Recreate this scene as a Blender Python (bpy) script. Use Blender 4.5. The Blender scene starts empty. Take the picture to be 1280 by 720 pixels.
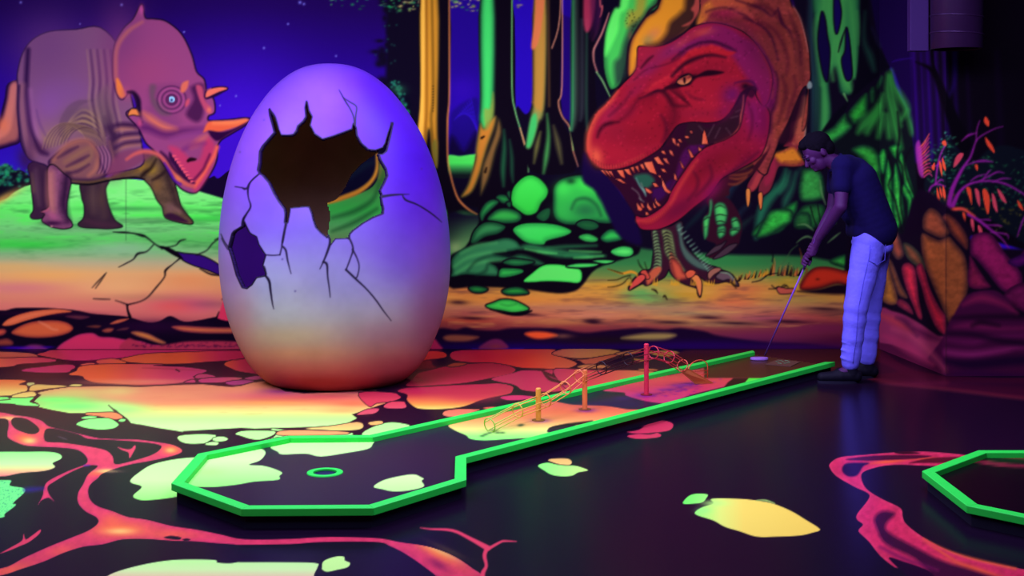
import bpy, bmesh, math, random
import numpy as np
from mathutils import Vector, Matrix

# ---------------------------------------------------------------- camera, world, lights, exposure
scene = bpy.context.scene
COL = scene.collection
CAM_H, F_PX, HOR = 1.5, 1590.0, 192.0            # eye height, focal length and horizon row in a 1280x720 frame
cam_data = bpy.data.cameras.new('camera'); cam = bpy.data.objects.new('camera', cam_data); COL.objects.link(cam)
cam.location = (0, 0, CAM_H); cam.rotation_euler = (math.pi/2, 0, 0)
cam_data.sensor_width = 36; cam_data.lens = F_PX/1280*36; cam_data.shift_y = -(360-HOR)/1280
scene.camera = cam
scene.view_settings.view_transform = 'Standard'; scene.view_settings.look = 'None'
scene.view_settings.gamma = 1; scene.view_settings.use_curve_mapping = False
scene.view_settings.exposure = 0.0
world = bpy.data.worlds.new('world'); scene.world = world; world.use_nodes = True
world.node_tree.nodes['Background'].inputs[0].default_value = (.02, .01, .06, 1)
world.node_tree.nodes['Background'].inputs[1].default_value = .2
LIGHT = (0.72, 0.64, 1.45)                        # colour of the room light, strong in violet
ROOM = (-5.0, 4.6, -2.5, 9.77, 3.3)               # x0, x1, y0, y1, height

def area(name, loc, rot, sx, sy, power, col=LIGHT):
    l = bpy.data.lights.new(name, 'AREA'); l.shape = 'RECTANGLE'; l.size = sx; l.size_y = sy; l.energy = power; l.color = col
    o = bpy.data.objects.new(name, l); o.location = loc; o.rotation_euler = rot; COL.objects.link(o); return o
R_ = math.radians
area('light_wall_left', (-2.4, 5.6, 3.05), (R_(48), 0, 0), 3.2, .5, 225)
area('light_wall_right', (1.4, 5.2, 3.05), (R_(48), 0, R_(6)), 2.6, .5, 165)
area('light_floor_near', (-1.8, 3.0, 3.15), (R_(10), 0, R_(10)), 3.4, .9, 78)
area('light_floor_right', (2.4, 4.0, 3.15), (0, 0, 0), 1.6, .7, 22)
area('light_floor_back_left', (-3.1, 7.3, 3.15), (R_(-10), 0, 0), 1.6, .5, 75)
area('light_floor_back_right', (.5, 7.7, 3.15), (R_(-10), 0, 0), 2.0, .5, 85)
# how bright white paint comes out under those lamps; pigments are stated as they look and divided by it
L_WALL = np.array((.98, .86, 1.9)); L_FLOOR = np.array((1.35, 1.15, 2.6))

# ---------------------------------------------------------------- helpers
def to_lin(c):
    c = np.clip(np.asarray(c, float)/255, 0, 1)
    return np.where(c <= .04045, c/12.92, ((c+.055)/1.055)**2.4)
def pigment(rgb, L): return np.clip(to_lin(rgb)/L, 0, .95)
def P(px, py, z=0.0):
    """point at height z that the survey saw at column px, row py"""
    D = F_PX*(CAM_H-z)/(py-HOR); return Vector(((px-640)/F_PX*D, D, z))
def Q(px, py, D): return Vector(((px-640)/F_PX*D, D, CAM_H-(py-HOR)/F_PX*D))

def tag(o, label=None, cat=None, group=None, kind=None):
    if label: o['label'] = label
    if cat: o['category'] = cat
    if group: o['group'] = group
    if kind: o['kind'] = kind
    return o
def empty(name, loc=(0,0,0)):
    o = bpy.data.objects.new(name, None); o.empty_display_size = .1; o.location = loc; COL.objects.link(o); return o
def mat(name, rgb=None, rough=.6, spec=.3, attr=None, metal=0, noise=0, scale=30, bump=0, emit=None, coat=0, ior=1.45):
    m = bpy.data.materials.new(name); m.use_nodes = True; nt = m.node_tree; b = nt.nodes['Principled BSDF']
    b.inputs['Roughness'].default_value = rough; b.inputs['Specular IOR Level'].default_value = spec; b.inputs['Metallic'].default_value = metal
    b.inputs['Coat Weight'].default_value = coat; b.inputs['IOR'].default_value = ior
    src = None
    if attr:
        a = nt.nodes.new('ShaderNodeAttribute'); a.attribute_name = attr; src = a.outputs['Color']
    elif rgb is not None:
        r = nt.nodes.new('ShaderNodeRGB'); r.outputs[0].default_value = (*rgb, 1); src = r.outputs[0]
    if noise or bump:
        tc = nt.nodes.new('ShaderNodeTexCoord'); n = nt.nodes.new('ShaderNodeTexNoise'); n.inputs['Scale'].default_value = scale; n.inputs['Detail'].default_value = 5
        nt.links.new(tc.outputs['Object'], n.inputs['Vector'])
        if noise:
            mr = nt.nodes.new('ShaderNodeMapRange'); mr.inputs['To Min'].default_value = 1-noise; mr.inputs['To Max'].default_value = 1+noise
            nt.links.new(n.outputs['Fac'], mr.inputs['Value'])
            mx = nt.nodes.new('ShaderNodeVectorMath'); mx.operation = 'SCALE'; nt.links.new(src, mx.inputs[0]); nt.links.new(mr.outputs[0], mx.inputs['Scale']); src = mx.outputs[0]
        if bump:
            bp = nt.nodes.new('ShaderNodeBump'); bp.inputs['Strength'].default_value = bump; bp.inputs['Distance'].default_value = .01
            nt.links.new(n.outputs['Fac'], bp.inputs['Height']); nt.links.new(bp.outputs['Normal'], b.inputs['Normal'])
    if src: nt.links.new(src, b.inputs['Base Color'])
    if emit: b.inputs['Emission Color'].default_value = (*emit[0], 1); b.inputs['Emission Strength'].default_value = emit[1]
    return m
def obj(name, V, Fc, m=None, parent=None, smooth=False, colors=None, world_parent=True):
    me = bpy.data.meshes.new(name); V = np.asarray(V, float)
    off = np.array(parent.location) if parent is not None and parent.parent is None else (np.array(parent.parent.location)+np.array(parent.location) if parent is not None else 0)
    me.from_pydata((V-off).tolist(), [], [list(map(int, f)) for f in Fc] if not isinstance(Fc, np.ndarray) else Fc.tolist()); me.update()
    if colors is not None:
        ca = me.color_attributes.new('paint', 'FLOAT_COLOR', 'POINT')
        d = np.ones((len(V), 4), np.float32); d[:, :3] = colors; ca.data.foreach_set('color', d.ravel())
    if smooth: me.polygons.foreach_set('use_smooth', [True]*len(me.polygons))
    o = bpy.data.objects.new(name, me); COL.objects.link(o)
    if m is not None:
        for q in (m if isinstance(m, (list, tuple)) else [m]): me.materials.append(q)
    if parent is not None: o.parent = parent
    return o
def cat_mesh(parts):
    V, Fc, n = [], [], 0
    for v, f in parts:
        V += [tuple(q) for q in v]; Fc += [[i+n for i in g] for g in f]; n += len(v)
    return V, Fc
def boxm(x0, x1, y0, y1, z0, z1):
    v = [(x,y,z) for z in (z0,z1) for y in (y0,y1) for x in (x0,x1)]
    return v, [[0,2,3,1],[4,5,7,6],[0,1,5,4],[1,3,7,5],[3,2,6,7],[2,0,4,6]]
def prism(poly, z0, z1):
    n = len(poly); v = [(p[0],p[1],z0) for p in poly]+[(p[0],p[1],z1) for p in poly]
    return v, [list(range(n))[::-1], list(range(n,2*n))]+[[i,(i+1)%n,n+(i+1)%n,n+i] for i in range(n)]
def tube(path, r, n=10, closed=False, caps=True):
    """round tube swept along a path; r may be a number or one radius per point"""
    path = [Vector(p) for p in path]; m = len(path); rr = r if isinstance(r, (list, tuple, np.ndarray)) else [r]*m
    V, Fc = [], []; up = None
    for i, p in enumerate(path):
        a = path[(i-1) % m] if closed or i else path[0]; b = path[(i+1) % m] if closed or i < m-1 else path[-1]
        t = (b-a).normalized()
        if up is None:
            up = Vector((0,0,1)) if abs(t.z) < .9 else Vector((1,0,0))
        u = (up-t*up.dot(t)).normalized(); w = t.cross(u); up = u
        for k in range(n):
            an = 2*math.pi*k/n; V.append(p+(u*math.cos(an)+w*math.sin(an))*rr[i])
    for i in range(m if closed else m-1):
        for k in range(n):
            a, b = i*n+k, i*n+(k+1) % n; c, d = ((i+1) % m)*n+(k+1) % n, ((i+1) % m)*n+k
            Fc.append([a,b,c,d])
    if caps and not closed: Fc += [list(range(n))[::-1], [(m-1)*n+k for k in range(n)]]
    return V, Fc
def ringm(c, nrm, R, r, n=28, k=8, a0=0, a1=2*math.pi, up=None):
    c = Vector(c); nrm = Vector(nrm).normalized(); u = Vector(up) if up else Vector((0,0,1)); u = (u-nrm*u.dot(nrm)).normalized(); w = nrm.cross(u)
    full = abs(a1-a0-2*math.pi) < 1e-6
    path = [c+(u*math.cos(a)+w*math.sin(a))*R for a in np.linspace(a0, a1, n, endpoint=not full)]
    return tube(path, r, k, closed=full)
# ---------------------------------------------------------------- painter
# A small vector painter: it fills the vertices of a finely divided wall or floor with
# paint colours, so that the murals are real pigment on real surfaces.
CROPS = dict(K1=(0,100,3.6), K2=(260,100,3.6), K3=(260,290,3.43), K4=(0,270,3.6), K5=(480,100,4), K6=(540,200,3.6),
    K7=(720,0,4), K8=(720,160,3.43), M1=(980,0,4), M2=(960,140,4.235), M3=(920,290,3.43), M4=(1080,140,3.6),
    M5=(1060,300,3.6), F1=(560,410,3.556), F2=(190,470,3.122), F3=(0,500,3.272), F4=(300,570,3.2), F5=(560,440,3.556),
    F7=(820,540,2.783), T1=(720,90,8), T2=(860,0,8), T3=(860,90,8), T4=(720,170,8), T5=(780,200,8), T6=(880,160,8),
    T7=(760,280,7.11), T8=(720,0,8), A1=(120,90,6.4), A2=(0,100,8), A3=(0,190,6.54), A4=(140,190,6.54),
    G1=(900,270,7.2), G2=(1020,60,7.2), G3=(1040,180,5.88), L1=(0,370,6.4), L2=(160,370,6.4), L3=(0,450,6.4),
    L4=(160,450,6.4), L5=(480,370,5.805), L6=(680,370,5.805), L7=(480,450,6.4), P=(0,0,1))

def pts(s):
    """'K1 10 20 30 40' -> points; the first word names the survey frame the numbers were measured in."""
    if not isinstance(s, str): return np.array(s, np.float64)
    out = []; fr = CROPS['P']; num = []
    for w in s.split():
        if w[0].isalpha(): fr = CROPS[w]
        else:
            num.append(float(w))
            if len(num) == 2:
                out.append((fr[0]+num[0]/fr[2], fr[1]+num[1]/fr[2])); num = []
    return np.array(out)

def catmull(P, closed, n=4):
    m = len(P)
    if m < 3: return P
    out = []
    rng = range(m) if closed else range(m-1)
    for i in rng:
        if closed: a, b, c, d = P[(i-1) % m], P[i], P[(i+1) % m], P[(i+2) % m]
        else: a, b, c, d = P[max(i-1,0)], P[i], P[i+1], P[min(i+2,m-1)]
        for k in range(n):
            t = k/n
            out.append(.5*((2*b)+(c-a)*t+(2*a-5*b+4*c-d)*t*t+(3*b-a-3*c+d)*t**3))
    if not closed: out.append(P[-1])
    return np.array(out)

def hashn(ix, iy, seed):
    h = (ix.astype(np.int64)*374761393+iy.astype(np.int64)*668265263+seed*69069) & 0xffffffff
    h = ((h ^ (h >> 13))*1274126177) & 0xffffffff
    return ((h ^ (h >> 16)) & 0xffff)/65535.0

def vnoise(x, y, seed=0):
    ix = np.floor(x); iy = np.floor(y); fx = x-ix; fy = y-iy
    fx = fx*fx*(3-2*fx); fy = fy*fy*(3-2*fy)
    a = hashn(ix,iy,seed); b = hashn(ix+1,iy,seed); c = hashn(ix,iy+1,seed); d = hashn(ix+1,iy+1,seed)
    return (a*(1-fx)+b*fx)*(1-fy)+(c*(1-fx)+d*fx)*fy

def fbm(x, y, seed=0):
    return (vnoise(x,y,seed)*.5+vnoise(x*2.1,y*2.1,seed+1)*.28+vnoise(x*4.3,y*4.3,seed+2)*.22)

class Canvas:
    def __init__(s, xs, ys, base=(0,0,0)):
        s.xs = np.asarray(xs, np.float64); s.ys = np.asarray(ys, np.float64)
        s.X, s.Y = np.meshgrid(s.xs, s.ys)
        s.img = np.zeros(s.X.shape+(3,)); s.img[:] = base
    def win(s, x0, y0, x1, y1):
        i0, i1 = np.searchsorted(s.xs, [x0, x1]); j0, j1 = np.searchsorted(s.ys, [y0, y1])
        return slice(j0, j1), slice(i0, i1)
    def mix(s, w, a, col):
        I = s.img[w]; a = a[..., None]
        I += (np.asarray(col, np.float64)-I)*a
    @staticmethod
    def sdf(P, X, Y):
        best = np.full(X.shape, 1e9); ins = np.zeros(X.shape, bool)
        n = len(P)
        for i in range(n):
            ax, ay = P[i]; bx, by = P[(i+1) % n]
            dx, dy = bx-ax, by-ay; L = dx*dx+dy*dy
            if L < 1e-9: continue
            t = np.clip(((X-ax)*dx+(Y-ay)*dy)/L, 0, 1)
            d = (X-ax-t*dx)**2+(Y-ay-t*dy)**2
            np.minimum(best, d, out=best)
            if ay != by:
                c = ((ay > Y) != (by > Y)) & (X < (bx-ax)*(Y-ay)/(by-ay)+ax)
                ins ^= c
        best = np.sqrt(best)
        return np.where(ins, best, -best)
    def poly(s, P, col, a=1, soft=1.2, smooth=True, rim=None, rimw=6, lit=None, litdir=(0,-1), out=None, ow=2, noise=0, mask=None):
        P = pts(P)
        if smooth: P = catmull(P, True)
        m = soft+(ow if out else 0)+1
        w = s.win(P[:,0].min()-m, P[:,1].min()-m, P[:,0].max()+m, P[:,1].max()+m)
        X, Y = s.X[w], s.Y[w]
        if X.size == 0: return
        sd = s.sdf(P, X, Y)
        if out is not None:
            s.mix(w, a*np.clip((sd+ow)/soft+.5, 0, 1), out)
        A = a*np.clip(sd/soft+.5, 0, 1)
        C = np.zeros(X.shape+(3,)); C[:] = col
        if lit is not None:
            c = P.mean(0); dx, dy = litdir
            pr = (P[:,0]-c[0])*dx+(P[:,1]-c[1])*dy
            t = np.clip((((X-c[0])*dx+(Y-c[1])*dy)-pr.min())/(pr.max()-pr.min()+1e-6), 0, 1)
            C += (np.array(lit, float)-C)*t[..., None]
        if rim is not None:
            t = np.exp(-(np.clip(sd, 0, None)/rimw)**2)
            C += (np.array(rim, float)-C)*t[..., None]
        if noise:
            C *= (1+noise*(fbm(X/7, Y/5, 3)-.5)*2)[..., None]
        I = s.img[w]; I += (C-I)*A[..., None]
        if mask is not None: mask[w] |= sd > 0
    def stroke(s, P, wd, col, a=1, soft=1.1, smooth=True):
        P = pts(P)
        wd = np.interp(np.linspace(0,1,len(P)), np.linspace(0,1,len(np.atleast_1d(wd))), np.atleast_1d(wd))
        if smooth and len(P) > 2:
            Q = catmull(np.column_stack([P, wd]), False); P, wd = Q[:,:2], Q[:,2]
        m = wd.max()+soft+1
        w = s.win(P[:,0].min()-m, P[:,1].min()-m, P[:,0].max()+m, P[:,1].max()+m)
        X, Y = s.X[w], s.Y[w]
        if X.size == 0: return
        A = np.zeros(X.shape)
        for i in range(len(P)-1):
            ax, ay = P[i]; bx, by = P[i+1]; dx, dy = bx-ax, by-ay; L = dx*dx+dy*dy+1e-9
            t = np.clip(((X-ax)*dx+(Y-ay)*dy)/L, 0, 1)
            d = np.sqrt((X-ax-t*dx)**2+(Y-ay-t*dy)**2)
            np.maximum(A, np.clip((wd[i]*(1-t)+wd[i+1]*t)/2-d, -soft, soft)/soft*.5+.5, out=A)
        s.mix(w, a*A, col)
    def strokes(s, many, wd, col, **k):
        for q in many: s.stroke(q, wd, col, **k)
    def glow(s, cx, cy, rx, ry, col, a=1, rot=0):
        r = max(rx, ry)*2.6
        w = s.win(cx-r, cy-r, cx+r, cy+r)
        X, Y = s.X[w]-cx, s.Y[w]-cy; c, q = math.cos(math.radians(rot)), math.sin(math.radians(rot))
        s.mix(w, a*np.exp(-(((X*c+Y*q)/rx)**2+((Y*c-X*q)/ry)**2)), col)
    def vgrad(s, x0, x1, stops, a=1, fx=20):
        """vertical colour ramp between x0 and x1 with feathered sides"""
        w = s.win(x0-fx, stops[0][0], x1+fx, stops[-1][0])
        X, Y = s.X[w], s.Y[w]
        ys = [q[0] for q in stops]; C = np.stack([np.interp(Y, ys, [q[1][k] for q in stops]) for k in range(3)], -1)
        A = a*np.clip((X-x0)/fx+.5, 0, 1)*np.clip((x1-X)/fx+.5, 0, 1)
        I = s.img[w]; I += (C-I)*A[..., None]
    def rampfill(s, P, stops, soft=1.2, smooth=True, out=None, ow=1.5, mask=None, axis=1):
        """polygon filled with a ramp running down (axis 1) or across (axis 0)"""
        P = pts(P)
        if smooth: P = catmull(P, True)
        w = s.win(P[:,0].min()-4, P[:,1].min()-4, P[:,0].max()+4, P[:,1].max()+4)
        X, Y = s.X[w], s.Y[w]
        if X.size == 0: return
        sd = s.sdf(P, X, Y); V = Y if axis == 1 else X
        if out is not None: s.mix(w, np.clip((sd+ow)/soft+.5, 0, 1), out)
        ys = [q[0] for q in stops]; C = np.stack([np.interp(V, ys, [q[1][k] for q in stops]) for k in range(3)], -1)
        A = np.clip(sd/soft+.5, 0, 1)[..., None]
        I = s.img[w]; I += (C-I)*A
        if mask is not None: mask[w] |= sd > 0
# ---------------------------------------------------------------- the mural
def paint_wall(c, m_tri, m_rex):
    DK = (12,2,26); K = (9,3,16)
    X, Y = c.X, c.Y
    # night sky
    c.vgrad(-300, 1600, [(-100,(24,0,62)),(10,(27,2,82)),(110,(34,2,140)),(230,(52,12,205)),(480,(40,8,150))], fx=1)
    c.glow(300,170,90,110,(66,14,215),.7); c.glow(20,170,60,60,(38,2,160),.6); c.glow(30,205,50,30,(42,30,190),.5)
    c.glow(560,170,50,70,(34,14,180),.6)
    rnd = random.Random(5)
    for x, y, r in [(26,3,1.6),(152,6,1.7),(375,3,2),(380,5,1.5),(295,120,1.2),(275,132,1),(301,179,1.5),(230,40,1.2),(60,50,1.2),(330,60,1.4),(100,30,1),(420,70,1.2),(360,30,1.3),(-60,60,1.4),(-110,20,1.2)]:
        c.glow(x,y,r,r,(120,120,235),.9)
    # far dark hills
    c.poly('A4 680 300 760 250 830 195 870 215 960 150 1040 130 1150 200 1178 420 900 400 780 350', (16,4,40))
    c.poly('P 255 236 262 222 270 228 281 217 300 205 330 190 380 180 470 190 500 250 400 262 290 256', (16,4,40))
    # hedge at the far left
    c.poly('A3 -1200 150 -800 90 -300 120 0 120 40 95 80 110 120 150 175 150 240 200 260 290 100 350 0 410 -1200 500', (10,6,26))
    for i in range(150):
        t = rnd.random(); x = -150+t*186 if i < 90 else rnd.uniform(-5,36); y = rnd.uniform(206,232)+max(0,x-12)*.25
        c.glow(x,y,rnd.uniform(1.2,3),rnd.uniform(1.2,2.6),(rnd.randint(20,50),rnd.randint(120,190),rnd.randint(90,120)),rnd.uniform(.35,.8))
    # ---- left hill: green down to tan and orange
    hill = 'P -180 262 -60 262 0 251 18 240 38 231 80 224 140 222 215 230 245 238 282 249 330 262 420 268 520 262 600 262 600 440 -180 440'
    c.rampfill(hill, [(222,(120,245,125)),(245,(125,240,130)),(262,(96,232,104)),(285,(110,205,120)),(300,(85,190,95)),(315,(120,180,125)),(328,(178,172,140)),(342,(222,168,118)),(360,(226,150,110)),(380,(214,120,112)),(440,(190,70,100))])
    w = c.win(-180,225,600,385); n = fbm(c.X[w]/34+3, c.Y[w]/5.5, 11)
    hm = np.clip((c.Y[w]-232)/14,0,1)*np.clip((c.img[w][...,1]-100)/60,0,1)
    c.mix(w, hm*np.clip((n-.52)*4,0,1)*.55*np.clip((330-c.Y[w])/30,0,1), (45,120,60))
    c.mix(w, hm*np.clip((.42-n)*4,0,1)*.5*np.clip((320-c.Y[w])/30,0,1), (70,245,80))
    for x,y,rx,ry,col,a in [(30,306,70,5,(40,205,60),.7),(160,261,60,3,(50,120,70),.6),(250,273,50,5,(60,235,75),.7),(185,276,70,4,(80,130,90),.6),(110,288,90,4,(110,160,120),.5),
            (60,345,60,9,(235,170,95),.6),(150,360,60,12,(235,190,130),.5),(20,360,60,8,(205,110,140),.6),(240,350,40,10,(228,140,90),.6),(235,380,40,10,(200,70,150),.6),(218,383,30,9,(226,90,85),.7),
            (190,372,60,5,(150,110,90),.3),(262,380,30,5,(110,70,90),.35),(150,310,50,9,(150,185,165),.5),(270,330,40,6,(190,170,140),.5),(10,333,50,6,(225,175,105),.6)]:
        c.glow(x,y,rx,ry,col,a)
    c.glow(4,248,26,5,(230,180,90),.7,-28)
    # dark lava band with warm stones, left half
    c.poly('P -190 384 -60 380 0 388 20 385 60 385 95 388 115 392 140 394 160 396 185 403 200 401 213 395 230 402 250 400 272 396 290 398 330 396 600 400 600 445 -190 445', DK, soft=2)
    c.glow(190,408,60,9,(38,4,50),.7); c.glow(60,392,60,3,(60,5,50),.5)
    for s_, col, rim in [('L1 20 235 50 195 120 160 220 130 330 112 470 105 575 125 460 140 330 165 200 200 90 235',(222,112,78),(200,90,60)),
            ('L1 90 295 150 245 240 210 330 198 450 195 540 215 585 255 550 295 440 325 300 335 180 325',(206,92,58),(150,55,50)),
            ('L1 -80 280 -20 265 30 262 52 285 20 315 -60 320',(200,80,60),(120,40,50)),('L1 -80 360 0 345 60 338 105 365 95 395 0 400 -80 395',(150,62,50),(90,30,45)),
            ('L1 520 165 600 150 720 165 640 190',(110,50,60),(60,20,50)),('L1 690 245 760 230 810 238 780 258',(150,75,50),(70,30,40)),
            ('L1 880 222 940 190 1030 180 1000 200 930 222',(216,120,70),(160,70,60)),('L1 815 275 860 255 910 260 890 288 840 292',(190,90,65),(110,45,50)),('L1 930 275 980 255 1030 252 1010 272',(120,60,70),(70,30,50)),
            ('L1 1045 290 1100 280 1190 300 1260 335 1330 372 1290 385 1180 350 1090 320',(226,140,66),(120,60,60)),
            ('L2 345 245 420 235 600 245 800 250 900 245 900 295 640 300 480 290 400 275',(214,110,70),(120,45,60)),
            ('L2 720 180 735 120 770 30 830 30 860 190',(214,52,96),(214,52,96)),
            ('P -180 412 -120 396 -60 398 -30 408 -60 420 -140 422',(200,88,58),(120,40,50))]:
        c.poly(s_, col, rim=rim, rimw=3, soft=2)
    c.stroke('L1 310 205 370 235 420 265 460 270',[1,2,1],(235,150,120),a=.6,soft=2)
    c.poly('L1 440 440 480 390 560 340 640 305 740 296 800 325 900 330 1010 350 1120 360 1200 385 1290 400 1290 460 440 460', (200,45,96), soft=2, rim=(170,40,100), rimw=2)
    c.poly('L2 0 340 90 370 200 400 330 385 460 365 640 360 800 362 920 375 960 440 0 450', (170,44,78), soft=3)
    c.poly('L1 130 435 190 410 250 390 330 395 380 425 330 445 200 450', (130,40,110), soft=4)
    for i in range(120):
        x = rnd.uniform(165,315); c.glow(x, 434-abs(rnd.gauss(0,2.5)), rnd.uniform(.5,2), .6, (50,5,50), .6)
    c.glow(20,435,22,2.2,(60,0,190),.8); c.glow(60,434,8,1.5,(50,0,160),.8)
    # cracks and the blue fissure
    c.poly('K4 790 165 830 170 900 178 960 205 1010 240 1060 262 1060 290 1000 268 930 240 870 220 825 198', (48,10,120), out=K, ow=1.4)
    c.stroke('K4 900 238 950 262 1000 268',[1,2.2,1],K); c.poly('K4 720 135 760 142 800 165 825 195 790 182 745 155',K)
    for s_, wd in [('K4 510 72 560 74 600 78 640 88 660 96 700 128 730 145',[.6,2.2,1.6,3.5,2,1.5,3]),('K4 690 130 660 160 620 170 600 195 570 212 535 230',[1.2,1.2,2.5,1.2,1.2,.6]),
            ('K4 478 255 455 290 430 325',[.5,1.2,.5]),('K4 472 262 440 295 415 322',[.5,1,.4]),('K4 745 142 790 132 810 112 835 105',[1.2,1,1.6,.6]),('K4 885 175 930 155 960 120 1000 95',[1.5,1,1.2,.8]),
            ('K4 810 190 780 215 745 245 740 275 700 325 665 365 630 385 580 398',[2,1,2.5,1.2,1.6,1.2,1,1.5]),('K4 575 400 550 390 520 380',[1.5,1,.5]),('K4 420 372 460 374 495 375',[.5,1.2,.5]),
            ('K4 572 400 575 425 585 455',[2.5,2.5,4]),('K4 985 432 975 458',[.8,2]),('K4 1000 375 1050 355',[1,1]),('A4 840 718 870 705 900 698',[.6,1.2,.6])]:
        c.stroke(s_, wd, K)
    c.stroke('P 157.5 222 157.5 300', .7, (40,60,50), a=.5)
    # ---- forest behind the egg and to its right
    c.poly('P 482 100 500 -80 640 -100 780 -100 790 60 740 200 760 300 600 310 560 262 520 262 470 240', (10,4,26), soft=6)
    c.poly('K5 330 -400 480 -400 480 100 455 372 325 376', (30,4,130), soft=1.5)
    c.glow(578,140,22,40,(40,4,170),.8); c.glow(578,110,20,14,(44,6,165),.6)
    c.poly('K5 340 160 400 110 470 95 470 220 455 330 340 330 335 220', (16,6,90), a=.55, soft=5)
    for i in range(10): c.stroke('P %f %f %f %f'%(568+i*2.3,150-i*3,590+i*1.2,128+i*6),.9,(45,15,200),a=.5)
    c.poly('K5 340 280 400 350 460 260 455 376 325 378', (12,2,50), soft=8)
    c.poly('K5 640 -400 750 -400 745 60 715 170 670 130 650 110', (34,6,170), soft=2)
    c.poly('P 700 -80 732 -80 728 15 700 16 702 0', (24,4,190), soft=2)
    c.poly('K5 900 -400 950 -400 935 150 920 200 885 110', (30,2,120), a=.8, soft=2)
    for i in range(90):
        y = rnd.uniform(-90,240); c.glow(484+rnd.gauss(0,5)+8*math.sin(y/17),y,rnd.uniform(3,7),rnd.uniform(2,5),(10,4,26),.9)
        if rnd.random() < .4: c.glow(488+rnd.gauss(0,6),y,1.5,1.3,(26,90,80),.5)
    # bushy clump, top centre
    for i in range(330):
        x = rnd.gauss(545,60); y = rnd.uniform(-22,16)-abs(x-545)*.05
        col = rnd.choice([(190,185,90),(120,130,70),(60,130,80),(30,110,80),(200,180,120)]) if x > 500 else rnd.choice([(30,150,80),(20,90,60),(70,170,90)])
        c.glow(x,y,rnd.uniform(1,3),rnd.uniform(.6,1.6),col,rnd.uniform(.5,.9))
    c.poly('K5 20 20 60 40 120 50 140 200 120 240 60 120 10 60', (6,4,24), soft=4)
    for i in range(46):
        t = rnd.random(); x = 490+t*22+rnd.gauss(0,1.6); y = 105+t*t*48+rnd.gauss(0,3)
        c.glow(x,y,1.6,1.6,(30,rnd.randint(90,150),100),.7)
    c.glow(498,112,9,6,(40,110,75),.6)
    # green meadow seen between trunks
    c.rampfill('K5 320 385 340 375 380 380 440 372 470 380 470 480 320 480', [(192,(80,220,90)),(204,(70,225,90)),(210,(50,140,70)),(219,(14,20,26))])
    # hill and root seen through the broken egg
    c.poly('P 395 190 505 185 505 262 470 262 395 262', (10,8,40), soft=2)
    c.stroke('K2 640 440 700 390 740 370',[2,6,4],(16,30,50),a=.8,soft=4)
    c.rampfill('K2 520 560 600 540 680 512 740 480 768 430 775 380 810 420 860 560 860 760 520 760', [(200,(90,120,60)),(225,(60,110,56)),(245,(70,170,84)),(262,(60,190,84)),(280,(90,190,110)),(300,(120,170,110))])
    for q,wd in [('K2 560 620 660 590 740 540 770 470',[3,6,5,2]),('K2 560 680 660 640 760 580',[2,5,3])]: c.stroke(q,wd,(30,90,50),a=.7,soft=3)
    c.stroke('K2 540 554 600 532 680 500 735 455 760 400 758 330',[3,6,6,5,4,2],(214,140,50),soft=1.6); c.stroke('K2 768 440 778 380 775 340',[3,5,2],(120,120,60),a=.7,soft=2)
    # trunk A
    c.poly('K5 180 -420 178 100 165 290 190 320 235 400 265 500 310 640 335 700 480 690 420 640 375 600 340 500 318 380 328 -420', K, soft=1.5)
    c.poly('K5 184 -420 182 60 166 285 205 345 225 250 240 380 262 440 272 330 268 200 272 -420', (205,135,40), soft=3, rim=(120,85,30), rimw=3)
    c.poly('K5 186 -420 184 80 170 285 190 320 200 150 205 -420', (240,175,70), soft=3)
    c.stroke('K5 212 -420 214 100 208 240 205 340',[2,2,2,1],(120,70,15),a=.8,soft=2); c.stroke('K5 240 -400 246 60 236 200 252 380 256 430',[2,3,3,2,1],(90,62,14),a=.8,soft=2)
    for y_ in range(30,160,14): c.glow(480+245/4,100+y_/4,1,.7,(30,20,5),.8)
    c.poly('K5 240 330 262 300 270 400 262 440', (110,105,40), soft=3, a=.8)
    c.stroke('K5 326 -420 327 60 318 200 318 380 330 460 350 540 375 600 420 645 465 672',[1.3,1.5,1.8,1.6,1.7,1.7,2.2,2,1],(226,130,72),soft=1.3)
    c.poly('K5 350 680 400 660 470 690 520 760 400 800 320 760', (60,150,80), soft=8, a=.7)
    # trunk B
    c.poly('K5 483 -420 480 100 470 260 455 400 420 530 380 590 480 640 640 560 720 480 705 320 660 180 640 -420', K, soft=1.5)
    c.poly('K5 484 -420 482 80 476 200 500 290 530 230 550 130 552 -420', (60,205,100), soft=4, rim=(30,100,60), rimw=4)
    c.poly('K5 480 220 458 340 455 400 420 520 385 585 440 560 480 470 500 400 520 330 555 230 560 180 530 200 500 240', (196,120,42), soft=4, rim=(110,90,40), rimw=3)
    c.poly('K5 500 150 530 140 545 60 552 120 545 190 510 250', (150,150,60), soft=4, a=.7)
    c.poly('K5 572 190 590 260 560 360 530 480 490 570 480 560 488 440 520 350 550 270', (150,105,55), soft=4, a=.85, rim=(60,50,30), rimw=3)
    c.strokes(['K5 488 290 500 282','K5 506 460 512 440'],[3,2],(30,15,5))
    c.stroke('K5 600 250 602 340 595 450 598 530',[1,5,6,2],(30,95,60),a=.8,soft=2.5); c.stroke('K5 628 300 638 380 640 460 645 510',[1,4,4,1],(30,90,60),a=.7,soft=2.5)
    c.stroke('K5 640 -420 640 30 655 150 680 240 700 310 718 380 722 460',[1.2,1.5,1.6,1.5,1.4,1.2,.8],(110,190,110),soft=1.3); c.stroke('K5 680 240 700 310 714 370',[1,1.6,1],(215,120,90))
    # trunk C
    c.poly('K5 752 -420 742 100 715 300 700 340 740 460 900 470 960 440 940 300 875 130 885 -420', K, soft=1.5)
    c.poly('K5 754 -420 748 60 735 160 716 290 712 340 740 330 775 220 806 120 812 -420', (140,135,70), soft=4, rim=(60,70,40), rimw=3)
    c.poly('K5 735 190 716 290 712 335 735 330 765 230 760 170', (60,180,95), soft=4)
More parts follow.
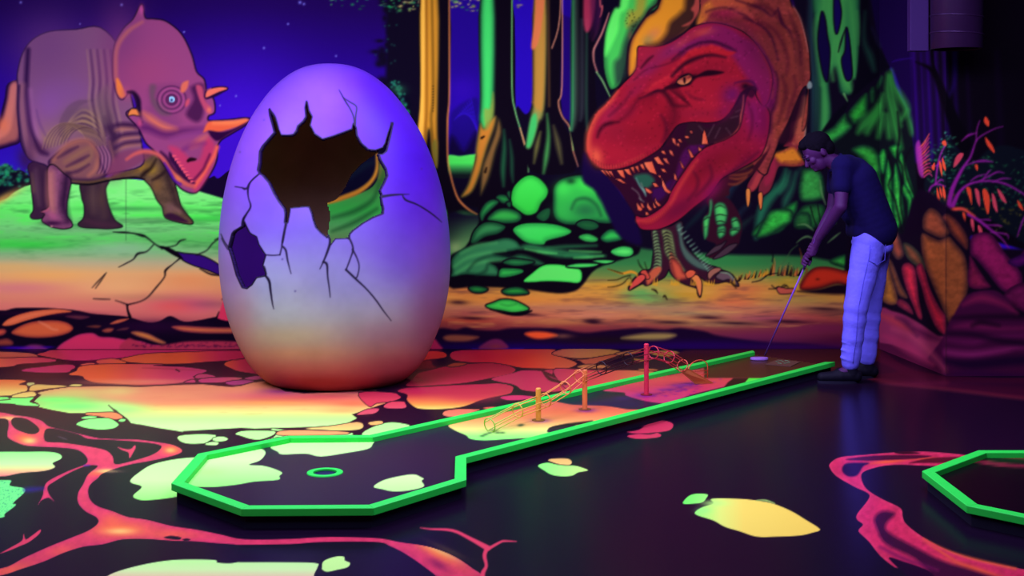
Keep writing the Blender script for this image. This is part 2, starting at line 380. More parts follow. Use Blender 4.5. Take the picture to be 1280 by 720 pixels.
    c.poly('K5 752 -420 746 60 742 110 770 150 800 100 806 -420', (190,125,50), a=.75, soft=5)
    c.stroke('K5 822 -400 826 130',[2,2],(120,80,40),a=.7,soft=2)
    c.stroke('K5 782 260 765 330 750 415',[1,5,1],(120,120,60),a=.8,soft=2.5); c.stroke('K5 815 170 822 280 812 380 798 465',[1,4,6,2],(66,150,75),a=.85,soft=2.5); c.stroke('K5 848 230 870 320 888 415',[1,6,2],(95,90,55),a=.8,soft=3)
    c.stroke('K5 892 -420 890 30 872 110 890 180 925 230 938 290 945 350 960 400 970 432',[1.2,1.5,1.6,1.6,1.5,1.6,1.4,1,.6],(200,125,100),soft=1.3); c.stroke('K5 930 240 940 300 947 350',1.2,(120,190,100))
    # trunk D
    c.poly('K5 940 -420 935 200 930 260 990 440 1100 430 1060 100 1040 -420', K, soft=2)
    c.stroke('K5 946 -400 944 60 942 180 936 250',[3,4,4,2],(50,150,90),a=.9,soft=2.5)
    c.stroke('K5 960 -400 960 60 955 200 940 250',[4,6,4,2],(80,110,90),a=.5,soft=3)
    c.stroke('K5 990 -300 990 120 982 200',[2,4,2],(70,80,90),a=.6,soft=3); c.stroke('K5 1014 -300 1012 140 1018 260',[2,3,2],(50,100,80),a=.6,soft=2)
    # upper trunks in orange and crimson left of the big branches
    c.poly('P 672 -90 669 15 664 60 676 40 688 -90', (215,110,70), soft=3, a=.9); c.stroke('P 702 -90 700 20 690 60',1.5,(190,120,100))
    c.poly('P 734 -90 729 18 735 40 744 10 746 -90', (190,50,90), soft=4, a=.8)
    c.stroke('P 752 -90 749 20 741 50',[4,4,1],(100,30,80),a=.6,soft=3)
    c.poly('T8 230 -700 240 0 262 60 255 130 230 220 140 380 150 200 130 -700', (50,10,60), a=.55, soft=5)
    c.stroke('T8 240 -700 240 0 262 60 255 130 240 170',[1.5,1.5,2.2,1.5,.6],(190,80,90))
    c.stroke('T8 330 130 300 220 260 330 210 430 178 500 175 580 185 640 212 720',[1,1.8,2.2,2.2,2.4,2,1.6,1.4],(196,118,118),soft=1.2)
    c.stroke('T1 205 0 260 80 300 160 340 245',[1.4,1.8,1.6,.8],(120,180,110))
    # big curling branches behind the head
    c.poly('T8 300 -700 440 0 380 90 340 190 300 320 285 450 275 560 285 720 300 820 345 890 500 890 620 700 900 460 1200 280 1300 0 1350 -700', K, soft=1.5)
    c.poly('T8 360 -700 445 0 385 90 340 190 302 320 286 450 276 560 288 720 330 860 370 890 440 830 490 640 520 440 560 380 600 300 720 130 830 0 830 -700', (66,190,84), soft=2, rim=(40,120,60), rimw=5)
    c.poly('T8 420 -700 450 0 390 90 346 190 308 320 292 450 300 560 370 420 420 300 440 150 530 0 560 -700', (98,250,104), soft=6, a=.95)
    c.poly('T8 560 -700 600 20 530 110 500 230 520 280 600 250 660 180 700 60 780 -700', (165,145,50), soft=8, a=.85)
    c.poly('T8 480 420 550 250 650 180 760 40 820 0 700 190 600 300 560 400 520 600 500 760 400 840 380 640 440 560', (34,50,50), soft=8, a=.8)
    c.glow(720+540/8,44,3,7,(130,80,60),.5)
    for i in range(26): c.glow(720+rnd.gauss(560,45)/8, rnd.gauss(26,6), .7,.7,(20,25,10),.8)
    c.stroke('T8 830 -300 830 0 740 100 690 180 610 290 560 380 525 470 515 600 520 720 530 760',2.5,(30,6,24))
    c.poly('T8 840 -700 850 0 700 180 610 310 560 400 535 500 525 620 530 760 600 700 640 560 800 520 900 420 1100 300 1180 180 1200 0 1200 -700', (222,138,36), soft=2, rim=(150,80,40), rimw=3)
    c.poly('T8 820 420 900 330 940 220 1050 120 1090 0 1100 -700 1300 -700 1300 0 1200 190 1130 290 900 450 740 470 700 440', (40,18,26), soft=9, a=.9)
    c.glow(720+780/8,42,10,7,(200,110,90),.5,-35); c.glow(720+720/8,50,8,6,(120,120,90),.5,-30)
    c.poly('T8 1180 -300 1190 0 1150 90 1180 130 1160 200 1060 260 1130 250 1200 170 1240 80 1250 0 1250 -300', (180,70,66), soft=3, a=.9)
    # ---- ground under the tyrannosaurus
    c.rampfill('P 556 440 556 280 600 270 760 275 860 290 1110 300 1110 440', [(270,(14,6,34)),(300,(30,40,44)),(312,(40,100,58)),(330,(50,120,66)),(345,(110,130,66)),(358,(200,145,62)),(374,(214,140,66)),(384,(190,120,90)),(395,(196,110,80)),(402,(150,60,60)),(440,(60,10,60))], soft=4)
    c.poly('P 1000 290 1115 290 1115 440 1000 440', (120,40,60), a=.0)
    for x,y,rx,ry,col,a in [(575,360,30,14,(214,120,66),.8),(600,290,30,16,(70,140,80),.6),(584,306,22,14,(110,170,100),.7),(569,310,9,8,(170,190,130),.6),(640,375,60,6,(226,140,60),.6),(585,392,30,6,(160,70,80),.6),(590,400,30,3,(226,84,56),.8),(640,397,50,5,(200,90,90),.5),
            (700,345,30,9,(150,130,76),.5),(830,340,40,8,(60,130,66),.7),(900,320,50,12,(44,125,66),.7),(820,372,40,12,(100,155,90),.8),(800,366,20,9,(70,165,90),.7),(860,368,30,7,(200,140,40),.7),(890,350,34,8,(205,140,40),.6),(760,358,26,5,(216,150,50),.7),
            (930,362,34,10,(205,105,66),.8),(920,378,30,8,(214,90,66),.6),(980,335,14,8,(90,110,70),.6),(985,352,14,9,(180,140,40),.7),(1000,375,40,6,(150,130,80),.6),(1010,395,60,7,(190,70,70),.7),(960,398,50,5,(160,70,110),.6),(1040,410,70,8,(120,30,84),.8),(1040,390,40,4,(90,50,60),.6),
            (740,395,40,5,(205,130,110),.6),(700,402,60,5,(200,140,80),.6),(840,400,60,5,(210,150,90),.6),(780,385,60,4,(160,120,110),.5),(900,405,60,5,(160,130,90),.6),(960,420,70,6,(120,30,90),.5),(1070,425,50,7,(80,10,60),.7),(860,392,50,4,(130,130,100),.5)]:
        c.glow(x,y,rx,ry,col,a)
    w = c.win(560,345,1110,410); n = fbm(c.X[w]/40, c.Y[w]/5, 21)
    c.mix(w, np.clip((n-.55)*4,0,1)*.45, (90,50,60)); c.mix(w, np.clip((.4-n)*4,0,1)*.35, (235,170,90))
    for x,y,rx,ry in [(590,398,20,2.5),(740,401,11,3),(742,403,8,2),(838,403,24,2.6),(885,397,18,2.4),(660,393,14,2),(920,404,26,2),(573,378,12,3),(985,402,26,2.5),(1030,386,22,2)]:
        c.glow(x,y,rx,ry,(34,8,30),.75,2)
    # dark band above the floor, right half
    band = 'P 545 448 546 416 552 410 570 412 582 409 595 412 620 413 640 410 680 410 700 411 730 416 760 413 800 410 830 412 850 410 880 414 900 420 960 428 1010 430 1060 436 1110 440 1110 448'
    c.poly(band, (22,2,38), soft=4); c.glow(640,434,110,6,(26,0,100),.8); c.glow(860,432,120,7,(34,0,96),.75); c.glow(1010,434,80,4,(60,6,90),.7); c.glow(760,425,60,5,(24,10,20),.8)
    c.poly('L5 430 300 480 282 600 285 690 298 620 325 540 330 460 325', (150,78,60), soft=4, a=.9); c.poly('L5 690 385 740 335 800 312 860 325 895 385', (110,30,84), soft=3); c.glow(620,433,8,3,(140,50,50),.5)
    c.poly('L5 1020 275 1080 258 1180 262 1260 285 1180 308 1090 308', (235,84,44), soft=4); c.glow(703,420,12,3,(170,110,80),.5)
    c.poly('L6 560 305 640 285 760 270 900 270 960 285 900 310 800 318 640 315', (170,140,80), soft=5, a=.85)
    c.poly('L5 280 385 330 320 360 305 400 350 420 390', (170,30,80), soft=3)
    c.stroke('L5 640 385 760 395 900 388 1010 385',[1,1.6,1],(60,20,190),a=.8)
    # rocks: dark mass then stones
    c.poly('K6 75 570 78 440 150 390 210 280 215 200 330 150 400 80 470 70 520 130 545 110 620 70 720 60 780 140 830 200 850 300 930 370 930 420 880 440 740 490 680 560 640 590 560 600 400 580 200 570', K, soft=3)
    G = (46,190,70); GL = (84,235,96); GD = (20,70,44)
    def stone(P, col=G, rim=GD, lit=None, rw=8, **k): c.poly(P, col, rim=rim, rimw=rw/3.6*2, lit=lit, litdir=(-.3,-1), soft=1.6, out=K, ow=1.6, **k)
    stone('K6 355 170 370 120 410 80 450 70 490 90 520 130 515 165 490 195 470 235 430 248 395 230 360 200', (48,205,66), lit=(66,225,84), rim=(40,170,60))
    stone('K6 470 255 500 225 530 220 525 260 500 275', (28,90,50)); stone('K6 288 170 310 156 345 165 350 185 320 195', (40,160,66)); stone('K6 338 150 345 140 352 145 350 175',(40,150,66))
    stone('K6 215 240 240 195 275 178 300 190 270 220 240 250 225 275', (48,175,80)); stone('K6 335 195 355 190 350 215',(34,120,60))
    stone('K6 250 262 290 225 340 218 390 235 402 262 380 280 330 285 270 278', (42,160,66), lit=(60,190,80))
    stone('K6 545 150 560 105 600 80 680 68 730 85 750 125 790 150 812 190 805 225 830 260 800 285 720 280 650 290 590 285 550 250', (36,140,66), lit=(54,200,76))
    c.glow(540+590/3.6,200+130/3.6,10,9,(64,215,84),.7); c.glow(540+690/3.6,200+115/3.6,14,7,(60,220,76),.7,20); c.glow(540+790/3.6,200+190/3.6,5,10,(80,225,96),.8,-20); c.glow(540+625/3.6,200+95/3.6,6,4,(10,30,26),.7); c.glow(540+600/3.6,200+230/3.6,14,10,(50,180,76),.6)
    c.stroke('K6 628 220 650 180 700 175 740 205 760 250',[1,2,3,2,1],(18,56,40),a=.8,soft=3); c.glow(540+690/3.6,200+225/3.6,16,9,(30,90,60),.7)
    c.glow(540+750/3.6,200+150/3.6,3,8,(14,60,36),.8,-15)
    stone('K6 175 370 190 320 230 285 280 280 330 300 300 330 240 345 200 370', (44,120,76), lit=(60,160,86))
    stone('K6 365 315 400 290 470 284 560 292 625 318 600 340 520 362 500 380 440 375 400 355', (52,214,84), lit=(70,225,100), rim=(40,160,70))
    stone('K6 650 290 680 272 730 278 750 300 720 315 680 310', (28,96,50)); stone('K6 660 345 700 332 745 352 735 368 690 366', (70,225,96), rim=(40,140,66)); stone('K6 760 345 800 312 850 325 860 355 800 370 770 365',(48,190,80),rim=(20,80,50))
    stone('K6 805 410 850 390 895 395 905 420 880 435 830 430',(96,240,110),rim=(50,170,80)); c.stroke('K6 890 360 920 360 925 385',[2,3,2],(50,160,80)); 
    c.poly('K6 90 500 88 450 120 410 170 390 250 370 330 350 380 365 395 395 360 410 280 420 350 440 330 450 260 460 290 480 300 520 220 520 150 515 90 525', (50,130,84), soft=2, rim=(24,70,50), rimw=3)
    for q in ['K6 100 480 160 440 240 420 330 408','K6 110 510 180 470 260 455 330 452','K6 130 420 200 385 290 372']: c.stroke(q,[1,4,1],(86,190,110),a=.7,soft=3)
    for q in ['K6 160 500 200 455 270 430 350 430','K6 250 470 240 500 200 520']: c.stroke(q,[1,3,1],(12,40,34),a=.7,soft=3)
    for q,wd in [('K6 395 395 440 390 520 405 600 415 700 430',[3,8,5,1]),('K6 480 410 560 425 640 432 720 435',[2,6,4,1]),('K6 350 450 400 440 470 460 500 468',[3,7,5,1]),('K6 520 395 600 390 740 385',[1,3,1]),('K6 600 430 680 425 780 432',[1,4,1])]:
        c.stroke(q,wd,(42,125,76),soft=3,a=.9)
    for q,wd in [('K6 620 408 700 412 760 415',[1,2,1]),('K6 640 440 700 438 770 432',[1,2.5,1]),('K6 420 400 500 415 560 420',[1,3,1])]: c.stroke(q,wd,(90,220,110),soft=2,a=.8)
    stone('K6 300 520 310 490 350 488 400 492 410 505 370 520 320 528', (54,205,84), rim=(30,120,60)); stone('K6 320 462 360 445 420 450 460 460 420 472 370 476',(50,170,84),rim=(24,80,50))
    stone('K6 415 548 450 510 500 475 560 470 620 480 670 498 665 550 600 548 520 545', (92,246,104), rim=(60,210,84), rw=4); stone('K6 605 478 660 466 745 468 720 480 650 484',(76,225,96),rim=(50,160,80),rw=3); stone('K6 725 455 770 450 820 455 780 466',(84,225,104),rim=(50,160,80),rw=3)
    stone('K6 165 575 200 566 250 580 225 596 185 594', (50,200,70)); stone('K6 315 590 350 574 400 574 435 598 400 606 340 606', (50,200,70))
    stone('L5 740 70 790 50 850 28 920 28 980 48 1050 92 990 115 940 122 860 105 780 92', (64,214,84), rim=(44,160,66), rw=5); c.stroke('L5 850 60 900 70 960 58',[1,2,1],(36,140,56),a=.7,soft=2); c.stroke('L5 770 98 900 128 1000 128 1070 108',[1,4,5,2],K)
    # ---- dark hollow and roots around the dinosaur
    c.poly('P 930 120 1022 120 1022 260 900 260', (10,3,18), soft=4)
    c.poly('P 748 150 770 200 780 245 775 290 800 310 900 318 1000 320 1060 330 1100 330 1100 -90 985 -90 1000 60 980 200 900 200 860 150', (12,5,26), soft=5)
    c.poly('P 730 190 742 210 760 218 790 262 800 290 800 306 775 296 760 270 745 240 728 225', (18,4,52), soft=5)
    c.stroke('T4 500 570 540 630 575 680 600 720 660 830',[1,2.5,3,2,1],(60,150,90)); c.stroke('T4 480 360 520 460 580 520 640 600 680 660',[1,1.5,1,1,.5],(70,90,80),a=.8)
    for q,wd,col in [('T6 420 420 360 480 260 600 200 760',[1,8,10,4],(24,44,66)),('T6 700 560 600 700 560 900',[2,6,4],(20,34,50)),('T6 820 420 780 560 640 720 560 900 520 1100',[2,9,12,10,3],(34,120,84)),('T6 860 440 820 560 760 640',[1,5,3],(36,110,80)),('T6 920 450 880 600 820 720 800 800',[2,6,8,3],(34,104,78)),('T6 1000 300 960 420 900 500',[2,4,2],(20,50,50)),
            ('K8 560 330 520 380 470 430',[1,4,1],(16,40,48)),('K8 760 380 700 430 690 470',[1,6,1],(28,50,50)),('K8 740 330 700 370 690 430',[2,4,2],(24,40,60))]:
        c.stroke(q,wd,col,soft=4,a=.75)
    # trunk streaks right of the neck
    for x0,x1,wd,col in [(1014,1016,4,(40,90,100)),(1022,1020,5,(36,96,84)),(1032,1024,5,(40,110,84)),(1010,1006,3,(26,44,60))]:
        c.stroke('P %f -90 %f 30 %f 100 %f 180'%(x0+4,x0,x1,x1-1),[wd,wd,wd*.8,1],col,soft=3,a=.6)
    c.poly('M1 130 -400 140 0 150 80 170 200 178 400 180 560 175 700 215 700 235 560 225 400 260 340 280 460 330 470 340 400 365 380 375 200 380 0 380 -400', (44,120,70), soft=4, rim=(20,66,50), rimw=4)
    for q,wd,a in [('M1 210 -380 200 20 165 100 160 200 190 420',[8,8,5,4,3],.8),('M1 240 -380 225 60 250 200 235 300 245 400',[10,9,6,5,2],.9),('M1 300 -380 290 100 270 200 275 300 310 400 330 450',[6,7,8,10,12,6],.9),('M1 330 0 345 120 355 250 350 380',[6,6,5,6],.7),('M1 200 430 205 560 195 680',[5,9,5],.7),('M1 365 60 372 140 374 220',[1,3,.5],.7)]:
        c.stroke(q,wd,(64,150,76),soft=4,a=a)
    c.poly('M1 190 60 205 100 215 180 228 260 218 390 208 400 190 340 172 220 178 130', (14,4,56), soft=2, out=K, ow=1.5)
    c.poly('M1 262 -60 275 0 285 60 278 120 262 168 252 100 252 0', (18,4,80), soft=2, out=K, ow=1.5)
    c.poly('M1 312 140 325 200 335 300 338 380 318 402 302 370 290 300 308 250', (14,4,66), soft=2, out=K, ow=1.5)
    c.stroke('M1 305 150 285 210 272 260',[1,2,1],K); c.stroke('M1 300 470 320 510',[3,.6],(90,150,90))
    c.poly('M1 375 -400 385 -20 378 240 340 480 230 680 150 760 160 700 260 560 330 500 480 370 530 340 520 300 490 260 430 120 400 -400', (6,3,18), soft=3)
    c.poly('P 1085 -100 1180 -100 1180 130 1150 240 1138 160 1120 95 1108 75 1092 20', (18,2,56), soft=3)
    c.stroke('M1 405 60 400 200 430 280 450 350',[1,4,8,4],(24,60,54),soft=4,a=.8); c.stroke('M1 440 140 480 230',[1,3],(24,20,64),soft=3,a=.7)
    # green root bundle and slabs (right trunk)
    c.poly('P 1112 86 1120 110 1134 140 1140 170 1143 190 1150 230 1158 262 1152 280 1140 290 1095 300 1080 260 1050 190 1030 175 1050 150 1080 120 1100 100', (10,12,22), soft=2)
    GR = (44,150,60)
    for q,col in [('G2 0 800 100 740 160 700 200 650 265 585 290 650 330 700 290 760 200 830 60 900',GR),('G2 290 580 340 510 400 440 450 402 468 430 470 540 460 610 400 660 340 690 300 640',(40,150,52)),
            ('G2 482 400 500 350 525 360 530 440 520 490 490 490',(34,110,50)),('G2 545 330 580 255 600 250 605 290 570 360 548 370',(28,90,48)),
            ('M2 440 195 500 172 560 190 592 240 600 310 585 390 560 350 520 280 470 230',(46,150,56)),('M2 160 420 170 340 185 300 250 300 290 340 300 440 270 470 180 475',(48,140,62)),
            ('M2 -60 600 60 520 150 468 155 520 120 570 60 640 -80 660',(40,165,64)),('M2 140 570 180 500 250 485 300 500 295 560 240 620 150 600',(36,110,52)),
            ('G1 320 190 400 20 470 -60 640 -60 650 50 560 110 430 185',(50,180,66)),('G1 660 80 690 -20 800 -30 830 80 780 110 700 120',(36,100,50)),('G1 980 410 1060 360 1200 340 1200 470 1080 460',(54,170,66))]:
        c.poly(q,col,rim=(16,44,34),rimw=5,soft=2.5,noise=.25)
    for q,wd in [('G2 600 420 560 560 440 680 380 760',[2,12,12,4]),('G2 560 520 520 640 460 760',[2,8,6]),('G2 650 240 645 400 680 560 720 740 760 900',[4,6,7,8,5]),('G2 680 200 700 330 760 440 815 550 770 640',[1,5,9,8,3]),('G2 665 260 690 420 720 560 760 700',[2,4,5,3]),('G2 830 560 840 640 880 760',[1,5,8]),('G2 600 600 580 700 560 800',[4,7,4]),('G2 640 600 650 700 660 800',[2,6,5])]:
        c.stroke(q,wd,(44,136,58),soft=4,a=.8)
    for q in ['G3 340 90 370 35 405 60 400 130 380 220 350 180','G3 385 260 410 110 440 200 445 330 450 560 430 600 390 380','G3 450 200 470 140 495 240 520 400 530 560 480 620 455 560 445 380','G3 480 120 510 60 535 120 570 240 610 390 590 430 560 400 520 260','G3 330 200 350 250 370 330 365 390 330 350 315 280','G3 420 20 480 0 520 10 500 60 470 110 430 60','G3 380 400 430 560 470 620 400 600','G3 500 330 550 420 560 540 600 420 540 300']:
        c.poly(q,(46,160,60),rim=(12,60,34),rimw=3.5,soft=2,noise=.3)
    c.stroke('M4 150 0 160 100 150 200 175 260 165 420 200 560',[1,2,2.5,2,2,1],K,soft=2); c.stroke('M4 215 160 185 215 195 300 250 420',[1,2,1.5,1],K,soft=2); c.stroke('M4 100 180 130 270 110 330 140 400 180 580',[1,2,1,2,2],K,soft=2)
    # ---- dark corner above the plants: drapes, tree silhouette
    c.poly('P 1140 86 1150 280 1165 300 1200 290 1500 330 1500 -100 1170 -100 1150 20', (7,2,14), soft=3)
    for i,(x,wd,a) in enumerate([(1146,7,.9),(1155,5,.8),(1163,7,.8),(1173,6,.7),(1184,5,.7),(1196,4,.6),(1212,4,.5),(1250,8,.25)]):
        c.stroke('P %f 66 %f 110 %f 150 %f 200'%(x-4,x-2,x,x+2),wd,(34,4,96) if i<6 else (20,2,46),soft=3,a=a)
    c.stroke('M1 540 310 570 300 640 290',[1,2,1],(40,6,130),a=.6); c.stroke('M1 860 250 850 420 800 520',[4,4,1],(28,6,90),a=.7,soft=3)
    c.stroke('M1 660 310 740 350 780 430 830 560 900 720',[1,6,9,14,20],(4,1,8),soft=2); c.stroke('M1 740 250 745 320 760 380',[4,3,6],(4,1,8))
    # ---- plants
    c.poly('M4 270 330 300 240 330 180 370 110 400 140 480 230 560 170 640 150 760 180 1000 200 1000 640 740 600 560 480 380 470 300 400', (8,12,26), soft=3)
    for i in range(420):
        u = rnd.random(); v = rnd.random(); x = 270+u*760; top = 200 if x > 430 else 120; y = top+v*(560-top)
        if x > 560 or y < 440:
            col = rnd.choice([(24,74,54),(30,96,64),(20,58,60),(34,110,66)]) if y < 430 else rnd.choice([(90,80,34),(70,66,30),(46,60,34)])
            c.glow(1080+x/3.6,140+y/3.6,rnd.uniform(1,3),rnd.uniform(.8,1.6),col,rnd.uniform(.4,.8),rnd.uniform(-60,60))
    for i in range(40):
        c.glow(1080+rnd.gauss(375,22)/3.6,140+rnd.uniform(80,330)/3.6,rnd.uniform(1,2.4),rnd.uniform(.8,1.5),(50,130,110),.6)
        c.glow(1080+rnd.gauss(325,35)/3.6,140+rnd.uniform(370,440)/3.6,1.6,2.2,(130,80,44),.5)
    PU = (130,24,140); OR = (216,62,44); PK = (200,50,110)
    for k in range(11):
        t = k/10; x = 236+24*t*t+6; y = 150+t*130
        c.stroke('M4 %f %f %f %f %f %f'%(x+4,y+12,x+26,y-8+4*t,x+52-12*t,y-52+60*t),[1.6,1.6,.5],PK if k%3 else (226,80,70))
    c.poly('M4 232 150 250 130 262 200 268 290 248 280 236 220', (150,40,150), soft=3, a=.8)
    for q,wd in [('M4 378 470 385 400 400 340 440 260 480 200 505 130 540 100 590 75 625 65',[6,6,5.5,4,2.5,1.8,1.5,1,.6]),('M4 505 130 508 80 520 40',[1.4,1.2,.8]),('M4 440 130 470 105 505 95',[.6,2.6,1]),('M4 400 420 430 360 480 322 560 310 640 325 720 370 800 420',[6,4,3,2.5,2.5,2,1]),
            ('M4 460 240 500 225 540 220 580 225',[1,2,3,.6]),('M4 480 310 510 290 545 280',[1,2,.8]),('M4 520 310 560 290 600 270 630 275',[1,2,2,.6]),('M4 580 315 620 300 660 300',[1,2,.6]),('M4 530 310 560 270 570 262',[1,2,.6]),
            ('M4 470 460 520 490 570 530 620 570 660 625',[4,4,3,2,.8]),('M4 520 485 560 485 570 490',[1,2,.5]),('M4 540 510 600 510 620 515',[1,2,.5]),('M4 570 540 640 550 650 570',[1,2,.5]),
            ('M4 283 390 300 340 330 325 365 335',[2,2,2,1]),('M4 322 320 330 250 345 190 372 140',[1.5,2,1.6,1]),('M4 300 240 330 240 360 200',[.6,1.6,.6]),('M4 320 325 345 305 358 310',[1,1.6,.5]),('M4 690 560 710 500 725 470',[1,2,2])]:
        c.stroke(q,wd,PU,soft=1.3)
    for q in ['M4 545 20 562 40 560 65 540 45','M4 545 112 562 130 580 155 588 185 566 165 550 140','M4 403 250 410 210 430 185 448 190 430 225','M4 533 355 550 350 566 390 560 460 545 430','M4 575 365 592 390 602 452 582 425','M4 498 345 518 360 522 425 508 400','M4 460 340 482 350 486 418 474 390','M4 600 345 625 370 642 412 615 390','M4 690 395 710 420 718 445 696 425','M4 350 135 365 128 372 150 358 150','M4 338 220 350 240 352 290 342 260','M4 352 205 365 235 368 265 354 245','M4 303 250 318 228 316 262','M4 355 330 366 360 366 390 354 370','M4 342 335 352 370 350 385 340 360','M4 328 340 340 380 338 440 328 380','M4 500 235 512 240 512 265 500 250',
            'M4 444 450 456 460 458 500 446 480','M4 480 480 494 490 494 540 482 515','M4 512 510 530 525 540 580 520 555','M4 556 552 570 565 570 610 556 590','M4 596 585 618 610 626 650 604 625']:
        c.poly(q,OR if rnd.random()<.8 else (200,60,90),soft=1.3)
    c.stroke('M4 385 460 400 440 440 436 470 450 500 470',[3,4.5,4,3,1],(214,66,60),soft=1.5)
    c.poly('P 1140 250 1190 262 1215 285 1240 310 1500 330 1500 480 1140 480', (14,3,24), soft=4)
    # ---- boulders at the corner, orange and crimson
    c.poly('P 1098 268 1120 290 1150 292 1160 262 1182 262 1210 290 1230 330 1500 360 1500 480 1098 480 1060 400 1060 300', (14,4,24), soft=3)
    for q,col,rim in [('M4 262 500 270 460 300 432 340 455 370 510 385 545 350 568 300 550 268 530',(132,60,44),(60,30,34)),('M4 350 475 375 458 420 490 465 560 465 620 430 590 390 545 370 500',(140,56,40),(60,24,34)),
            ('M4 255 590 262 545 300 560 340 575 380 560 410 590 455 650 470 760 455 860 430 960 400 990 360 900 300 760 270 680',(142,70,42),(70,34,36)),
            ('M4 100 450 125 455 130 500 160 560 182 640 150 665 120 620 112 540',(140,62,52),(50,30,40)),('M4 175 590 215 600 260 650 275 710 230 690 190 650',(120,62,46),(40,40,40)),
            ('M5 150 260 160 200 150 100 175 90 200 170 225 270 205 292 170 285',(150,90,40),(80,44,40)),('M5 175 80 200 100 240 200 270 260 230 250 200 180 180 110',(140,74,44),(60,34,40)),
            ('M5 240 130 265 102 300 125 312 200 320 270 335 350 315 350 290 290 262 220',(196,36,66),(96,20,50)),('M5 305 130 330 105 350 150 370 220 410 300 440 345 440 425 400 400 370 340 345 270 330 210',(180,30,60),(90,18,48)),
            ('M5 220 290 235 265 275 290 295 335 260 320',(160,40,66),(80,20,50)),
            ('M5 550 70 545 100 545 210 640 215 620 180 580 120',(130,24,70),(70,10,50)),('M5 550 60 560 -20 640 -30 700 50 780 150 775 220 740 240 690 225 630 150 580 90',(132,20,84),(60,8,54)),
            ('M5 700 250 800 190 1000 240 1100 330 860 330 780 320',(96,16,70),(50,6,44)),('M5 780 60 900 20 1100 60 1300 200 1000 220 860 170',(110,16,84),(50,6,50)),
            ('M5 720 95 790 60 860 20 900 40 800 110 750 120',(80,8,90),(40,4,60))]:
        c.poly(q,col,rim=rim,rimw=5,soft=2.2,noise=.2)
    # foot of the corner walls: crimson and violet bands
    c.poly('M5 145 315 200 320 260 340 330 380 400 430 440 450 440 620 400 590 300 540 150 490', (120,34,80), soft=3)
    c.poly('M5 440 420 480 330 540 245 640 225 700 250 770 330 860 345 1700 350 1700 740 440 640', (60,8,54), soft=3)
    c.poly('P 1098 428 1183 462 1183 482 1098 482', (66,12,50), soft=2); c.glow(1125,455,30,10,(80,14,50),.8)
    for q,wd,col,a in [('M5 150 340 220 370 300 420',[4,10,3],(150,44,66),.8),('M5 200 400 300 440 420 560 436 590',[3,8,6,2],(150,50,90),.7),('M5 160 430 260 480 380 560',[3,12,3],(140,36,84),.8),('M5 300 400 360 430 420 450',[2,8,3],(60,10,50),.8),('M5 220 350 260 370 310 430',[2,5,2],(40,8,50),.7),
            ('M5 520 290 600 260 700 290 760 330',[3,10,6,2],(120,22,74),.9),('M5 480 390 560 385 700 400 900 390',[3,8,5,4],(110,20,78),.8),('M5 450 450 560 460 640 440 760 430 1000 420',[4,8,4,5,4],(96,16,80),.8),('M5 445 505 560 515 700 495 800 480 1200 470',[8,9,7,4,4],(124,28,100),.9),
            ('M5 470 350 600 345 800 345 1300 340',[2,5,6,5],(20,2,26),.9),('M5 450 420 560 425 700 455 900 470 1300 460',[3,4,6,5,5],(20,2,30),.9),('M5 445 545 560 560 800 540 1300 530',[6,12,12,12],(24,2,40),.9),('M5 560 385 600 370 680 385',[2,4,1],(14,2,20),.9),('M5 440 610 560 600 800 620 1300 640',[2,6,8,8],(40,4,56),.8)]:
        c.stroke(q,wd,col,a=a,soft=4)
    c.stroke('P 1182.5 290 1182.5 465',.9,(30,12,24),a=.7)
    # red stone, grasses and twigs
    c.poly('G1 715 640 760 540 830 475 900 455 1000 460 1120 490 1200 510 1200 640 1060 610 900 655 760 670', (196,44,28), soft=2, rim=(90,20,24), rimw=4)
    c.glow(1022,349,2.5,1.6,(90,20,14),.8); c.poly('G1 700 680 760 670 900 655 1060 615 1200 640 1200 700 900 700', (20,4,22), soft=4)
    c.poly('G1 510 650 530 640 600 655 660 655 655 690 560 700 530 690', (190,80,70), out=K, ow=1)
    for q in ['G1 440 655 490 655 530 635','G1 465 625 500 655','G1 550 640 580 618 615 640','G1 570 640 600 625']: c.stroke(q,.9,K)
    for i in range(70):
        t = rnd.random(); x = 158+t*560; base = 560-(t*90 if t<.5 else 45)+rnd.uniform(-6,10); h = rnd.uniform(20,55)+(90*math.exp(-((x-480)/40)**2))+50*math.exp(-((x-600)/40)**2)
        lean = rnd.uniform(5,30)
        c.poly('G1 %f %f %f %f %f %f'%(x-9,base+20,x+lean,base-h,x+10,base+20), rnd.choice([(214,140,36),(205,120,40),(196,90,60),K,K,(150,110,30)]), smooth=False, a=.85)
    c.stroke('G1 290 595 370 575 430 530 510 515',[.8,1.3,.8],K); c.stroke('G1 462 305 476 360 470 410',[.6,1.4,1],K)
    for q,wd in [('G1 715 290 735 370 730 430',[.6,2,1]),('G1 560 430 600 380 640 310 700 260',[1,1.4,1,.6]),('G1 715 620 780 500 760 460',[1,3,1])]: c.stroke(q,wd,(120,60,30) if wd[1]>1.5 else (60,100,60),a=.8)
    for q in ['G1 700 80 760 75 800 95 840 130','G1 690 240 740 200 790 185 840 205','G1 970 240 1030 190 1080 150','M2 275 360 285 430 305 490','M2 270 600 300 560 360 590']:
        c.stroke(q,[.6,2,2.4,.8],(96,140,90),a=.85)
    for q in ['M2 225 500 240 560 255 600','M2 262 490 270 540 280 590']: c.stroke(q,1.1,K)
    # =================================================== triceratops
    B = (126,74,104); T = (150,92,72); PUR = (120,66,150)
    body = 'A2 -300 480 -240 300 -120 180 -20 160 60 -60 150 -260 300 -420 500 -500 800 -520 1000 -560 1080 -640 1180 -720 1280 -740 1360 -700 1400 -640 1500 -700 1640 -640 1760 -520 1860 -380 1900 -200 1920 0 1880 50'
